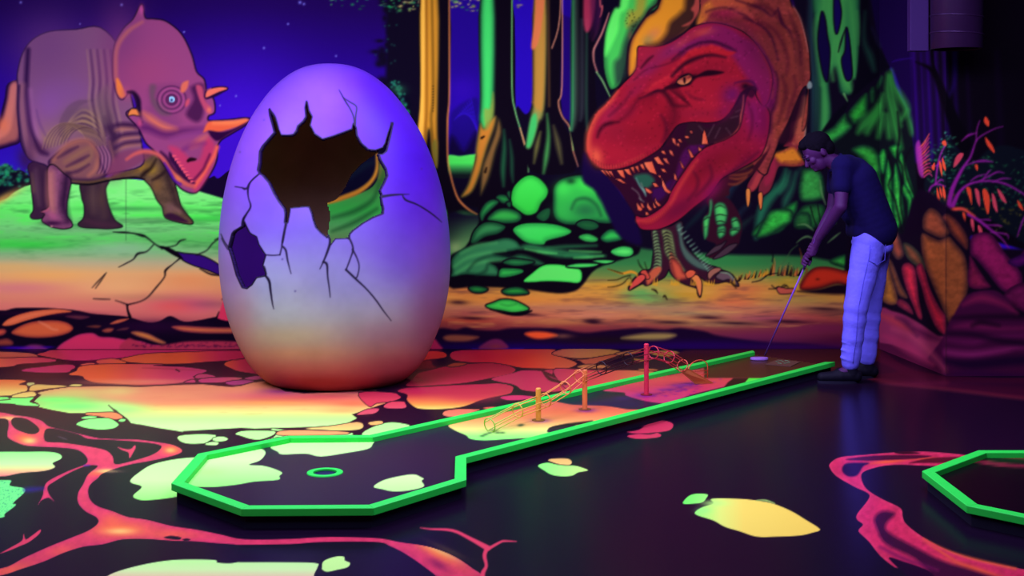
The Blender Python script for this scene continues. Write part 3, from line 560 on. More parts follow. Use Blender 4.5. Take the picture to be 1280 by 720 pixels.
    # tail
    c.poly('A2 92 40 60 180 30 300 5 400 -60 520 -260 660 -500 700 -900 660 -1300 560 -1300 620 -900 760 -400 790 0 680 100 650 200 600 230 400 240 40', (160,86,90), soft=1.5, out=(18,2,40), ow=1.6, mask=m_tri, rim=(40,10,60), rimw=4)
    c.poly('A2 110 40 80 200 50 330 20 430 -60 560 -200 660 0 590 100 500 140 300 170 40', (204,112,104), soft=5, a=.9)
    c.glow(3,155,8,10,(220,110,80),.7,-30)
    # far legs
    c.poly('A3 240 100 250 220 262 330 275 470 250 520 270 545 340 540 400 500 400 100', (52,26,56), soft=1.5, out=K, ow=1, mask=m_tri); c.stroke('A3 290 150 300 300 320 430',[4,8,3],(92,60,84),a=.7,soft=4); c.stroke('A3 262 180 275 320',[2,3],(110,84,66),a=.6,soft=3)
    c.poly('A3 670 230 670 370 690 440 685 540 640 590 680 615 800 622 900 625 1000 608 940 560 900 480 875 400 862 300 880 220', (50,30,48), soft=2, out=K, ow=1, mask=m_tri)
    c.stroke('A3 760 260 760 380 770 480',[4,12,6],(96,72,70),a=.6,soft=6); c.stroke('A3 840 260 835 400 850 520',[3,8,4],(92,66,56),a=.6,soft=5); c.glow(127,268,8,12,(60,40,56),.6); c.stroke('A3 700 560 800 590 940 600',[2,4,2],(84,40,66),a=.5,soft=4)
    # front leg reaching right
    c.poly('A4 0 210 150 60 250 10 350 0 420 80 480 170 510 260 540 370 560 440 600 500 660 575 610 585 470 550 430 520 415 450 370 390 330 300 290 250 240 215 120 212', (84,62,52), soft=1.5, out=K, ow=1.3, mask=m_tri, noise=.25)
    c.glow(140+230/6.54,190+130/6.54,12,5,(150,110,36),.8,-25); c.glow(140+330/6.54,190+150/6.54,8,6,(150,116,44),.8,-35); c.glow(140+370/6.54,190+270/6.54,7,9,(120,84,50),.7); c.glow(140+480/6.54,190+460/6.54,8,9,(120,80,90),.7,40); c.glow(140+550/6.54,190+480/6.54,6,3,(160,110,110),.6,35)
    c.stroke('A4 360 60 320 130 270 170 240 200',[1,3,4,2],(20,8,14),soft=2.5); c.stroke('A4 440 150 400 190 330 230',[1,3,1],(24,10,18),soft=2.5); c.stroke('A4 410 60 450 180 490 300 530 420 600 500',[6,7,6,5,2],(34,18,30),a=.7,soft=4); c.poly('A4 430 520 480 500 560 530 620 575 480 555', (50,18,50), soft=3)
    # barrel
    c.poly('A2 185 60 180 -60 230 -260 330 -400 500 -480 760 -500 1000 -520 1200 -300 1260 0 1330 280 1420 700 1400 860 1100 930 900 1000 800 1030 600 1000 480 860 380 820 290 780 220 640 200 500 185 300', (120,74,116), soft=1.5, out=(24,6,50), ow=1.6, mask=m_tri)
    c.glow(65,130,30,30,(128,74,156),.85); c.glow(92,118,26,20,(120,72,140),.7); c.glow(45,160,12,30,(140,80,140),.6,-10); c.glow(70,165,26,16,(140,98,110),.5); c.glow(110,150,28,20,(122,92,84),.8); c.glow(60,176,14,10,(150,110,100),.7)
    c.glow(60,60,50,50,(100,54,120),.6)
    c.stroke('A2 280 -300 262 60 268 200 290 400 330 560 400 700 470 740',[5,5,5,5,6,6,3],(34,8,60),soft=3); c.stroke('A2 220 60 215 200 235 400 280 600 330 740',[8,8,9,10,8],(138,84,110),a=.8,soft=4); c.stroke('A2 190 60 180 300 210 560 250 720',[3,3,3,2],(30,8,56),soft=2,a=.8)
    c.stroke('A2 300 100 300 250 320 400 370 540 430 660',[3,5,5,5,4],(160,96,160),a=.6,soft=4)
    c.stroke('A2 365 300 400 440 460 560',[1,2,1],(90,50,120),a=.6,soft=2)
    for i in range(9):   # folds of skin over the hip
        k = i*22
        c.stroke('A2 %f %f %f %f %f %f %f %f %f %f'%(600+k*.45,640-k*.4,650+k*.4,470-k*.05+40*(i%2),820,300+k*1.25,960+k*.1,380+k*1.1,1050+k*.1,540+k*.8),[.6,1.4,2,1.6,.6],(62,34,66) if i%2 else (164,128,98),a=.75,soft=1.6)
    for i in range(7):
        k = i*24
        c.stroke('A2 %f 560 %f 420 %f 260 %f 200'%(590+k*.3,600+k*.5,690+k*.7,800+k),[.5,1.5,1.3,.5],(92,60,92),a=.6,soft=1.6)
    for x in range(900,1180,34):   # folds behind the shoulder
        c.stroke('A2 %f -300 %f 0 %f 200 %f 400 %f 560'%(x-30,x,x-10,x+30,x+60),[1,2,2.2,1.6,.6],(50,26,60) if (x//34)%2 else (150,116,110),a=.7,soft=2)
    c.stroke('A2 1050 380 1090 480 1140 560 1120 640 1150 760',[3,8,10,8,4],(34,10,50),soft=4,a=.85)
    c.poly('A1 0 230 60 120 110 115 130 300 150 380 60 420', (110,84,96), a=.6, soft=6)
    # neck folds
    for q,wd in [('A1 150 470 220 450 330 450',[2,8,4]),('A1 150 570 230 530 350 520',[2,6,3]),('A1 160 640 240 590 350 580',[2,6,3]),('A1 110 560 130 640 140 720',[2,3,2])]: c.stroke(q,wd,(160,100,92),a=.8,soft=3)
    for q,wd in [('A1 140 430 220 420 330 430',[3,5,5]),('A1 150 530 230 500 350 490',[1,4,3]),('A1 150 610 230 570 350 555',[1,3,3])]: c.stroke(q,wd,(36,8,50),a=.9,soft=3)
    for x,y,rx,ry,col,a,r in [(32,200,10,16,(50,20,60),.7,-20),(50,185,14,8,(70,30,70),.6,30),(120,190,18,16,(84,48,76),.6,0),(105,215,22,8,(80,44,70),.6,0),(140,215,16,14,(100,54,90),.5,0),(140,165,6,34,(60,30,66),.6,-12),(95,140,20,8,(96,66,96),.6,-20),(36,150,4,40,(60,22,80),.5,-4)]: c.glow(x,y,rx,ry,col,a,r)
    for i in range(16):
        k = i*.5; c.stroke(np.array([(74+k*3.2+ (30-k)*math.cos(t)*1.0+8, 196-k*1.5-(42-k*2.2)*math.sin(t)) for t in np.linspace(2.9,.15,12)]),[.5,1.3,1.6,1.3,.5],(54,28,58) if i%2 else (160,124,92),a=.6,soft=1.2)
    # belly and thigh
    c.poly('K1 230 400 215 370 240 340 290 300 330 275 380 268 420 285 440 330 470 400 480 430 430 455 330 455 280 440', (120,72,84), soft=2, rim=(40,14,60), rimw=4, mask=m_tri)
    c.stroke('K1 240 360 290 305 340 278 390 275 420 300 440 350 430 400 400 430',[4,7,7,6,6,5,5,3],(168,100,88),a=.8,soft=3)
    c.stroke('K1 290 370 340 340 400 310 410 340 370 380 300 400',[2,5,4,3,5,2],(140,96,76),a=.8,soft=4); c.strokes(['K1 300 390 360 360 400 340','K1 260 350 310 320 350 300','K1 300 420 350 410 400 380'],[1,3,1],(48,18,60),soft=2.5,a=.8)
    for k in range(7): c.stroke('K1 %d 300 %d 340 %d 390 %d 420'%(432+k*8,452+k*8,450+k*8,436+k*8),[.5,1.4,1.4,.5],(176,108,150) if k%2 else (60,24,70),a=.8,soft=1.2)
    c.stroke('K1 300 450 400 462 480 445 560 425 620 405',[2,5,4,4,2],(88,62,48),soft=2); c.stroke('K1 300 460 400 470 500 450 600 438 650 445',[1,2.5,2,2,1],K)
    c.poly('K1 480 440 520 340 600 310 700 320 640 370 560 410', (120,50,90), soft=5, a=.7)
    # near hind leg
    c.poly('A3 395 130 392 250 396 350 400 450 345 485 370 510 345 560 400 600 440 615 520 625 585 610 580 570 545 520 545 420 560 330 575 230 520 180 440 110', (118,62,104), soft=1.5, out=K, ow=1.3, mask=m_tri, noise=.15)
    c.stroke('A3 415 180 415 300 420 400 430 480',[8,10,10,6],(186,112,110),a=.8,soft=5); c.stroke('A3 545 200 530 320 520 440 555 560',[8,8,8,5],(24,6,40),a=.85,soft=5); c.glow(66,270,9,5,(170,80,130),.7,35); c.glow(66,279,14,3,(40,6,50),.8); c.glow(64.5,283,1.6,1.2,(200,140,150),.9)
    c.stroke('A3 340 490 380 480 400 460',[1,2,2],(170,80,110))
    # frill and head
    FR = (150,58,110)
    c.poly('A1 155 110 140 0 150 -200 220 -340 300 -420 350 -520 370 -530 390 -430 460 -420 560 -400 680 -300 760 -140 800 0 860 60 880 150 900 160 940 230 945 320 900 345 890 380 920 395 1080 385 1190 372 1230 385 1180 430 1080 490 1000 540 965 600 965 680 940 760 880 860 800 960 700 940 620 860 560 760 480 640 400 560 340 440 250 345 270 310 330 290 330 240 300 170 260 165 235 190 210 215 180 190', (140,60,120), soft=1.5, out=(18,3,36), ow=1.8, mask=m_tri)
    c.glow(150,60,30,60,(110,50,110),.7); c.glow(180,90,40,30,(150,60,110),.6); c.stroke('A1 160 60 165 -180 250 -320 370 -400',[4,4,4,2],(190,100,90),a=.7,soft=3); c.glow(177,12,3,6,(190,70,150),.8)
    c.poly('A1 160 60 185 60 235 175 215 205 190 200 165 150', (220,112,60), soft=3); c.glow(158,116,6,8,(170,70,110),.6)
    c.poly('A1 258 345 280 300 320 298 352 320 355 350 300 342', (220,120,66), soft=2, out=K, ow=1)
    c.stroke('A1 255 160 300 165 335 220 345 290 360 350 370 400',[2,4,6,5,3,2],(24,4,40),soft=2)
    c.poly('A1 430 110 420 260 360 340 350 400 470 430 560 440 680 420 740 300 740 115', (124,54,110), a=.75, soft=8); c.poly('A1 430 110 440 240 500 330 560 350 600 330 520 250 470 200 480 110', (90,66,84), a=.7, soft=5)
    for r_,a in [(110,.7),(92,.8),(74,.7),(56,.8),(40,.8)]:
        c.stroke(np.array([(120+(605+r_*math.cos(t)*1.05)/6.4,90+(222+r_*math.sin(t))/6.4) for t in np.linspace(0,6.28,20)]),1.2,(48,10,60) if r_ in (110,74,40) else (170,70,140),a=a,soft=1.3)
    c.glow(120+605/6.4,90+222/6.4,5.2,5.2,(40,6,50),.9); c.poly('P 211.5 124 212 121 216 120.6 218.3 123 218 126.5 215 128 212 127', (150,200,250)); c.glow(214.6,125,1.5,1.6,(10,10,60),1)
    c.stroke('A1 380 330 430 370 500 420 560 445 640 460',[2,7,8,7,2],(220,112,80),a=.85,soft=5); c.stroke('A1 340 440 420 450 560 500 700 470 880 460',[6,8,7,5,3],(60,10,80),a=.7,soft=5); c.glow(120+350/6.4,90+410/6.4,3,5,(200,70,120),.7)
    c.glow(120+720/6.4,90+360/6.4,12,8,(150,64,120),.6); c.stroke('A1 600 540 700 520 820 480 900 460',[3,6,7,3],(130,54,130),a=.7,soft=4)
    c.poly('A1 720 340 780 220 760 120 860 100 870 240 850 360 800 400', (44,8,56), a=.75, soft=6)
    c.poly('A1 690 90 740 70 730 130 700 165 675 150', (206,96,84), soft=3); c.poly('A1 712 270 720 230 745 215 745 250 725 275', (190,70,100), soft=3)
    c.poly('A1 800 110 850 120 870 220 920 290 925 325 895 330 860 290 820 200', (176,64,104), soft=3); c.glow(120+905/6.4,90+305/6.4,3,4,(224,110,90),.8)
    c.poly('A1 875 195 890 150 940 130 1000 122 1045 128 1040 140 980 160 920 190 890 205', (226,104,90), soft=1.6, out=(30,2,50), ow=1.6, mask=m_tri); c.stroke('A1 890 210 960 185 1040 145',[2,3,1],(30,4,50)); c.stroke('A1 890 142 920 132',[1,1],(190,90,150))
    c.poly('A1 900 400 1000 392 1100 388 1190 376 1215 388 1170 425 1070 455 960 485 900 470 860 480', (226,92,62), soft=3); c.poly('A1 900 470 1000 480 1100 455 1220 395 1180 430 1060 500 980 550 930 530', (40,4,56), soft=3); c.stroke('A1 940 410 1100 405 1200 385',[2,4,2],(240,140,90),a=.7,soft=3)
    c.poly('A1 580 600 640 600 700 640 760 700 830 690 870 560 900 520 950 580 940 700 880 860 800 960 760 900 700 820 640 700', (190,50,100), soft=6, a=.85)
    c.stroke('A1 760 600 820 560 880 510',[3,8,5],(206,96,96),a=.75,soft=4); c.stroke('A1 700 620 790 580 870 570',[2,4,2],(90,20,110),a=.6,soft=4)
    # beak edge and jaw line
    c.stroke('A4 860 -40 830 40 780 120 740 190 690 260 680 285',[5,5,5,5,5,3],(230,90,84),soft=2); c.stroke('A4 800 20 770 90 740 150 650 250',[2,2.5,2.5,2],(70,6,60),soft=2,a=.9)
    c.poly('A4 610 70 640 45 690 55 680 70 640 78 620 85', (30,4,20), soft=2)
    c.poly('A4 470 0 520 60 560 130 620 200 680 255 640 250 560 190 510 120 470 60', (50,10,60), soft=3)
    for k in range(9):
        x = 490+k*18; y = 20+k*26; c.poly('A4 %d %d %d %d %d %d'%(x,y,x+44,y+10,x+8,y+26),(226,80,110),smooth=False)
    c.stroke('A4 120 60 180 20 260 -5 340 5 400 40 450 90 500 160 550 220 610 262 670 285',[3,4,5,5,5,5,6,6,6,3],(196,84,88),soft=2); c.stroke('A4 400 0 450 50 500 130 560 190 630 240',[2,3,3,3,2],(40,6,50),soft=2); c.glow(140+540/6.54,190+220/6.54,6,4,(220,120,70),.7,45)
    c.stroke('A4 430 90 470 160 510 230 560 262',[1,2.5,2.5,2],(60,10,160),soft=2)
    # =================================================== tyrannosaurus
    RD = (150,20,44)
    # rear foot hanging
    c.poly('K8 560 310 600 290 650 300 690 350 712 410 705 470 690 510 640 545 590 560 560 545 600 500 560 480 540 440 545 390 570 350', (46,10,30), soft=2, mask=m_rex)
    for q in ['T5 850 400 880 390 890 440 880 520 860 600 840 690 810 740 790 640 800 570 840 540 850 470','T5 900 460 950 420 1010 440 1040 520 1030 600 1010 640 930 650 905 560','T5 930 680 990 650 1020 680 1010 740 960 780','T5 1070 590 1120 570 1160 620 1165 690 1130 710 1080 680','T7 850 30 890 20 890 100 860 140 845 90','T7 970 60 1030 40 1045 90 1000 130 975 110','T7 1090 40 1165 30 1165 70 1110 110 1080 90']:
        c.poly(q,(66,170,92),soft=2,rim=(30,70,50),rimw=2.5,mask=m_rex)
    c.glow(780+970/8,200+510/8,4,5,(80,210,96),.7); c.glow(780+820/8,200+640/8,3,6,(80,210,96),.6)
    for q in ['T5 910 480 960 455 1010 480','T5 910 560 960 545 1030 560','T5 915 620 970 610 1025 630','T5 800 600 840 575 870 580','T5 1080 620 1130 600 1160 630','T7 970 80 1010 70 1040 80','T7 1090 60 1130 50 1165 60']: c.stroke(q,[.5,1.3,.5],(16,26,20))
    for q in ['T7 870 285 940 210 1010 180 1050 150 1000 220 930 260','T7 935 310 1000 250 1080 190 1150 180 1080 250 1010 290']: c.poly(q,(66,44,60),out=K,ow=1,mask=m_rex)
    # standing leg
    c.poly('T7 385 60 460 40 560 20 655 -20 665 120 700 210 790 300 880 360 960 385 1010 410 1100 450 1160 550 1060 510 960 525 880 510 820 470 790 460 830 540 820 645 800 620 790 570 700 540 620 500 560 440 540 400 500 470 400 520 340 545 300 530 190 585 200 530 260 460 310 415 380 400 400 300 405 200', (52,16,36), soft=1.5, out=K, ow=1.2, mask=m_rex)
    c.poly('T7 395 62 440 66 462 180 480 300 470 420 420 480 385 450 395 400 412 300 400 180', (112,140,96), soft=2.5, rim=(60,70,60), rimw=1.5)
    c.poly('T7 475 50 560 60 590 160 610 280 650 350 690 420 620 440 575 380 540 320 500 250 488 140', (120,132,84), soft=2.5, rim=(60,60,50), rimw=2)
    c.poly('T7 600 10 655 -10 668 120 700 215 790 305 885 370 880 420 780 390 690 320 640 220 620 100', (70,92,88), soft=3, rim=(40,40,50), rimw=2)
    c.poly('T7 555 250 600 300 640 350 660 430 620 480 575 440 550 350', (196,90,66), soft=3, a=.8)
    for k in range(13):
        y = 80+k*29; x = 402+ (8 if 150<y<330 else 0); c.stroke('T7 %f %f %f %f %f %f'%(x-4,y+14,x+30,y-2,x+60,y+8),[.6,1.8,.6],(24,14,24),soft=.9)
        x = 488+k*k*.85; c.stroke('T7 %f %f %f %f %f %f'%(x,y+12,x+34,y-6,x+74,y+14),[.6,2,.6],(24,14,22),soft=.9)
    for k in range(0):   # scales down the toes
        y = 70+k*33; c.poly('T7 %f %f %f %f %f %f %f %f'%(402,y+18,418,y,444+k*2.4,y+4,438+k*2.2,y+26),(150,176,110) if k<7 else (205,120,80),soft=1.4,rim=(70,90,70),rimw=1.5)
    for k in range(0):
        y = 70+k*30; x = 490+k*k*1.15; c.poly('T7 %f %f %f %f %f %f %f %f'%(x,y+20,x+14,y,x+56,y+8,x+58,y+30),(140,150,100) if k<9 else (190,150,90),soft=1.6,rim=(70,80,60),rimw=1.5)
    for k in range(14):
        t = k/13; x = 640+t*260+30*math.sin(t*3); y = 40+t*360+40*math.sin(t*3.1); c.stroke('T7 %f %f %f %f'%(x-12,y+14,x+26,y-12),[2.2,.8],(110,150,130),a=.8)
    c.poly('T7 555 320 600 320 650 370 680 430 720 410 780 425 790 470 740 470 700 490 620 500 580 450', (200,80,60), soft=3, rim=(120,40,40), rimw=3)
    c.poly('T7 400 400 460 380 470 420 400 500 350 540 340 460 370 430', (190,84,60), soft=3)
    c.poly('T7 290 430 330 410 370 470 350 490 320 460', (196,70,60), out=K, ow=.8); c.poly('T7 190 585 210 530 260 470 310 450 330 480 280 530 230 560', (206,70,66), out=K, ow=1)
    c.poly('T7 745 465 790 455 825 500 832 560 820 640 800 600 780 530 750 490', (222,120,70), out=K, ow=1); c.poly('T7 690 440 730 410 775 425 760 460 710 480',(210,84,60),out=K,ow=.8)
    c.poly('T7 890 440 930 400 985 390 1000 410 940 450 900 490', (150,90,80), soft=2, out=K, ow=.8); c.poly('T7 960 470 1010 430 1080 450 1130 500 1155 550 1080 490 1020 500', (96,70,84), soft=2, out=K, ow=1); c.stroke('T7 1000 430 1070 440 1120 490',[1,2,1],(140,170,140),a=.8)
    for q in ['T7 265 320 285 370 318 408','T7 325 340 345 400']: c.stroke(q,[.6,1.6,1],(20,30,14))
    c.stroke('T7 0 400 70 425 130 440 200 425 250 440 260 465',[.6,1.4,3,3.5,2.5,1.5],(210,140,40)); c.strokes(['T7 0 400 80 425 130 442','T7 0 500 80 495 140 470 200 455','T7 190 460 210 500','T7 0 560 60 555 130 530 180 480'],[.5,1.3,1],(40,30,14))
    for x0 in (170,400,560,590,740,860,900,1090):
        for j in range(3): c.poly('T7 %f %f %f %f %f %f'%(x0+j*16-8,540+j*6,x0+j*18+rnd.uniform(-6,14),470+rnd.uniform(0,30),x0+j*16+12,545),(214,150,40),smooth=False,a=.8)
    c.strokes(['T7 390 580 420 590 440 615','T7 490 650 505 640 525 670','T7 1090 520 1120 545 1140 570'],[1,2.5,1],(30,16,10))
    # arm
    c.poly('T6 1010 -60 1010 60 1000 140 950 200 930 260 1010 360 900 385 790 380 740 400 700 520 660 620 600 670 560 700 545 620 560 560 600 480 560 520 520 600 480 640 430 640 440 560 500 460 560 360 640 290 760 240 850 190 800 180 850 110 880 -60', (112,30,50), soft=1.5, out=K, ow=1.3, mask=m_rex)
    c.poly('T6 700 260 800 230 880 200 930 230 980 330 900 370 780 350 720 300', (205,116,36), soft=6); c.poly('T6 960 -100 1012 -60 1008 60 990 130 900 170 880 120 890 0', (176,80,66), soft=4)
    for k in range(5): c.stroke('T6 %f %f %f %f %f %f'%(800+k*14,180-k*16,880,130-k*14,950+k*8,190-k*30),[1,1.5,1],(110,20,40),a=.8)
    c.stroke('T6 1008 -60 1012 40 1000 120',[1.5,1.5,1],(150,150,150),a=.7)
    for i in range(16): c.stroke('T6 %f 380 %f 330'%(780+i*13,800+i*12),.8,(96,24,40),a=.6)
    c.poly('T6 640 300 700 290 720 400 680 520 620 580 600 520 660 420', (140,30,60), soft=4); c.poly('T6 480 560 520 470 580 420 560 540 500 620 450 610', (160,50,60), soft=4)
    c.poly('T6 425 615 460 620 458 720 440 790 425 720', (214,120,60), out=K, ow=.8, mask=m_rex); c.poly('T6 545 660 580 650 582 740 568 820 548 740', (214,110,60), out=K, ow=.8, mask=m_rex)
    # body and neck
    c.poly('P 882 -90 876 15 867 35 852 45 840 60 835 90 850 110 900 150 950 215 962 205 975 172 985 152 995 128 1004 109 1010 112 1008 150 1003 160 1012 100 1012 88 1010 60 1004 36 995 12 987 0 975 -90', (128,46,48), soft=1.5, out=K, ow=1.5, mask=m_rex, noise=.35)  # darker to the right: weaker room light there is put into the paint
    c.poly('T2 0 330 80 270 90 200 150 60 220 0 250 -100 350 -100 420 60 360 90 250 110 160 220', (200,110,44), soft=5, a=.9); c.poly('T2 220 0 240 -300 700 -300 640 60 420 70 300 80', (176,72,52), soft=6, a=.9)
    c.poly('T2 -20 420 60 300 180 240 330 240 450 290 560 370 680 440 780 560 860 720 900 900 860 1100 700 1000 560 700 420 520 240 450 60 480', (112,18,80), soft=8); c.glow(915,50,22,12,(120,22,92),.7,30); c.glow(932,68,14,26,(120,20,90),.7,-25)
    c.glow(905,17,20,7,(150,24,70),.7); c.glow(943,32,18,9,(150,30,46),.6,30); c.glow(930,13,10,5,(180,76,60),.6,20)
    for q,wd in [('T2 180 120 260 90 380 75 440 95 560 150 640 200',[.8,1.6,1.6,1.6,2,1]),('T2 300 240 400 260 520 320 640 400 740 480 800 600 860 720',[1,1.5,4,3,2,2,1]),('T2 480 0 600 40 740 90 840 160 900 100 940 240 1010 310 1060 460 1080 620',[1.5,2,4,2,2,3,4,3,3]),('T2 560 180 700 240 800 320 860 440 900 600',[2,4,4,3,2]),('T2 900 80 930 200 980 280',[1,2,1]),('T2 540 520 640 600 720 700 760 820',[1,2,1.5,1]),('T3 700 0 760 60 790 160 780 260 740 340',[1,2,3,2,1]),('T3 760 0 830 80 850 180 830 300 800 380',[1,2,2.5,2,1]),('T3 660 40 720 110 740 200 720 280',[1,2,2,1]),('T3 880 0 900 100 880 300 830 420 820 600',[2,3,4,5,4])]:
        c.stroke(q,wd,(44,6,36),a=.8,soft=2.2)
    for q in ['T3 740 40 790 120 800 220 770 300','T3 690 40 730 100','T3 810 60 845 160 840 260','T2 440 110 540 110 620 150','T2 620 160 680 210','T2 700 330 760 420 800 540']: c.stroke(q,[1,2.4,1],(190,70,64),a=.6,soft=2.5)
    c.stroke('T2 940 300 1020 420 1050 560 1060 700 1030 900 1020 1000',[6,10,12,12,14,10],(140,56,44),a=.6,soft=5); c.stroke('T2 1010 60 1090 200 1140 360 1170 520 1180 700',[6,8,8,8,6],(134,56,46),a=.5,soft=5)
    c.stroke('T3 1000 60 960 240 930 420 900 600 870 650',[10,12,10,8,4],(146,60,42),a=.7,soft=6); c.poly('T3 1160 160 1060 340 1010 500 900 680 960 720 1040 680 1100 540 1130 360 1180 200', (40,8,30), a=.85, soft=4)
    c.stroke('T3 1170 260 1150 420 1120 560 1110 700',[3,8,10,8],(160,72,60),a=.8,soft=4); c.stroke('T2 1050 60 1120 180 1170 360 1200 520',[.8,1.4,1.2,.6],(200,130,130),a=.6); c.poly('T3 1190 130 1215 90 1240 120 1235 160 1200 165', (120,130,140), soft=2)
    c.glow(943,175,8,22,(96,14,70),.8,-12)
    # throat
    c.poly('T6 -20 700 100 540 200 460 330 430 480 390 560 300 640 220 660 160 640 240 560 380 480 470 380 540 260 600 240 680 40 690', (50,12,28), soft=2, mask=m_rex)
    for q in ['T6 300 430 400 400 500 350 570 290','T6 250 470 350 470 440 450 480 420','T6 250 560 330 560 420 500','T6 260 500 340 510 430 480']: c.stroke(q,[1,2.5,1],(140,64,40),a=.8,soft=2)
    c.stroke('T6 560 270 600 230 630 190',[1,1.6,.6],(190,110,70))
    # mouth interior
    c.poly('P 754 210 790 205 824 186 836 175 847 156 857 153 885 152 901 149 912 139 919 128 925 116 934 110 942 116 938 140 928 157 918 170 897 182 880 190 866 204 856 218 847 230 839 243 834 255 824 264 800 274 790 262 775 240', (42,6,32), soft=2, mask=m_rex)
    c.poly('T4 580 400 640 380 720 380 780 430 770 480 700 530 650 500 610 450', (34,80,66), soft=5); c.stroke('T4 600 420 640 500 680 550 700 600',[1,1.5,2.5,1],(96,160,150),a=.9)
    c.poly('T4 1050 200 1120 110 1240 40 1280 40 1280 130 1180 190 1100 300 1050 380 1000 460 960 560 920 560 980 440', (70,10,72), soft=5); c.poly('T4 760 540 860 500 960 440 900 580 840 640 780 640', (52,8,70), soft=5)
    c.poly('T3 0 520 120 520 180 560 260 540 330 500 430 420 480 330 540 230 560 260 540 420 500 560 420 640 300 700 0 720', (40,14,30), soft=3)
    for q in ['T3 480 400 520 380','T3 430 460 500 440','T3 380 560 440 640','T3 200 640 260 530','T3 110 540 160 600','T3 270 660 320 560']: c.stroke(q,[.6,2,.6],(90,60,76),a=.8,soft=1.5)
    c.stroke('T3 555 230 550 340 530 440 525 530 480 600 430 650 350 690 270 712',[.8,1.4,2,2.4,2.4,2.4,1.8,1],(190,84,70),soft=1.2)
    # lower jaw
    jaw = 'P 961 140 961 160 957 180 949 196 930 208 905 221 897 229 886 244 867 259 849 274 830 284 817 287 802 286 796 278 795 270 802 272 811 270 824 262 834 252 839 240 847 227 856 214 866 200 880 186 896 179 909 174 924 162 930 140 934 120 940 112 950 125'
    c.poly(jaw, (140,18,50), soft=1.3, out=K, ow=1.2, mask=m_rex)
    c.glow(945,150,14,24,(124,18,84),.85); c.glow(925,185,22,14,(140,18,50),.6); c.glow(890,238,20,9,(120,14,76),.8,-45); c.glow(868,222,12,16,(150,22,36),.6,30); c.glow(905,200,26,12,(110,16,30),.6,-30); c.glow(850,262,20,7,(104,12,50),.6,-35); c.glow(940,135,10,14,(120,20,90),.7)
    c.stroke('P 797 276 812 276 828 266 840 252 848 236 862 214 872 200',[3,5,4,3,3,3,1],(214,66,54),a=.7,soft=3)
    for i in range(16): t=i/15; x=800+t*36; y=279-20*t*t; c.stroke('P %f %f %f %f'%(x,y-2,x+2,y+4),.8,(110,12,30),a=.6)
    c.stroke('P 905 221 925 208 948 190',[1,4,1],(50,8,40),a=.7,soft=3)
    # upper head
    head = 'P 733 182 734 170 735 165 740 152.5 746 141 757.5 130 770 115 779 105 795 88 797 72 797.5 60 802 58 815 59.5 835 55 852 45 867 34 890 29 915 34 936 46 955 70 965 95 962 120 955 132 946 120 944 108 934 111 925 117 919 129 912 140 901 150 885 153 870 152 857 153 847 156 840 164 832 175 824 186 807 197 790 206 772 211 754 211 744 204 736 195'
    c.poly(head, RD, soft=1.2, out=K, ow=1.2, mask=m_rex)
    c.poly('T2 -100 420 60 300 180 240 330 240 450 290 560 370 680 440 760 560 840 760 820 1000 740 1100 700 940 600 800 500 650 420 540 240 450 60 480 -60 560', (118,20,84), soft=8, a=.9)
    c.poly('P 800 60 830 58 852 48 872 36 890 32 880 42 850 60 820 84 798 100 780 108 795 88', (150,26,56), soft=4, a=.9); c.glow(842,62,24,9,(122,26,88),.85,-28); c.glow(812,86,18,9,(124,22,76),.75,-35); c.glow(880,40,14,5,(190,70,70),.6,-10); c.glow(852,54,12,4,(180,60,70),.5,-35)
    c.glow(795,112,16,8,(136,22,66),.6,-40); c.glow(765,140,14,8,(140,24,66),.6,-45)
    c.poly('T1 540 300 620 250 760 240 880 280 920 400 930 560 880 680 700 720 500 700 480 560 430 520 500 420', (150,18,40), soft=6); c.glow(858,120,16,16,(158,22,44),.7); c.glow(885,130,14,14,(160,24,48),.6); c.glow(915,118,14,12,(96,16,88),.85,-35); c.glow(905,140,12,8,(120,18,76),.7,-35)
    c.glow(770,190,26,12,(165,24,46),.6); c.glow(745,195,8,12,(224,92,64),.8,-20); c.stroke('P 735 186 736 168 742 152 750 140 762 128 772 114',[5,6,5,4,3,1],(226,96,62),a=.75,soft=4); c.stroke('P 736 190 748 206 765 209 785 203 805 194',[5,5,3,2,1],(210,70,60),a=.6,soft=3)
    c.glow(756,152,7,16,(160,30,70),.6,30)
    # brow ridge, bumps, eye, nostril
    c.poly('T7 -900 -900 -900 -900 -900 -900', K)
    c.stroke('T1 640 250 720 215 800 190 880 180 960 110 1000 60 1060 0',[3,5,5,3,2,2,2],(30,3,24),a=.9,soft=2.5)
    c.poly('T1 620 240 700 200 760 130 840 80 920 40 1000 0 1050 -20 1040 30 960 100 890 165 820 165 740 205 660 250', (176,26,48), soft=3)
    c.poly('T2 -80 620 0 520 80 490 160 480 240 455 330 480 400 510 480 520 400 560 260 540 140 560 60 610 -20 680', (170,24,42), soft=3)
    for x,y in [(800,110),(845,90),(890,60),(930,50),(970,25),(770,130),(740,170),(700,190)]: c.glow(720+x/8,90+y/8,2.6,2.2,(196,40,56),.6)
    for x,y in [(20,520),(75,495),(150,480),(235,460),(310,485),(-40,590),(-90,640),(-140,690)]: c.glow(860+x/8,y/8,3,2.8,(190,36,52),.6)
    c.stroke('T2 -160 760 -60 660 20 610 120 570 240 550 380 575',[3,4,5,4,3,1],(30,3,24),a=.95,soft=2.5); c.stroke('T2 -160 600 -60 520 0 480 120 430 260 420 400 470 480 510',[1,2,2,3,3,3,1],(36,4,34),a=.85,soft=2.2)
    c.stroke('T8 580 800 700 700 880 650 1000 600 1060 540 1130 470',[1,1,1.4,1.6,1.6,1.2],(60,6,30),a=.6,soft=1.6); c.stroke('T8 650 680 720 600 770 560',[1,2.5,1],(50,4,24),soft=2)
    c.stroke('T7 -900 -900 -900 -900',1,K)
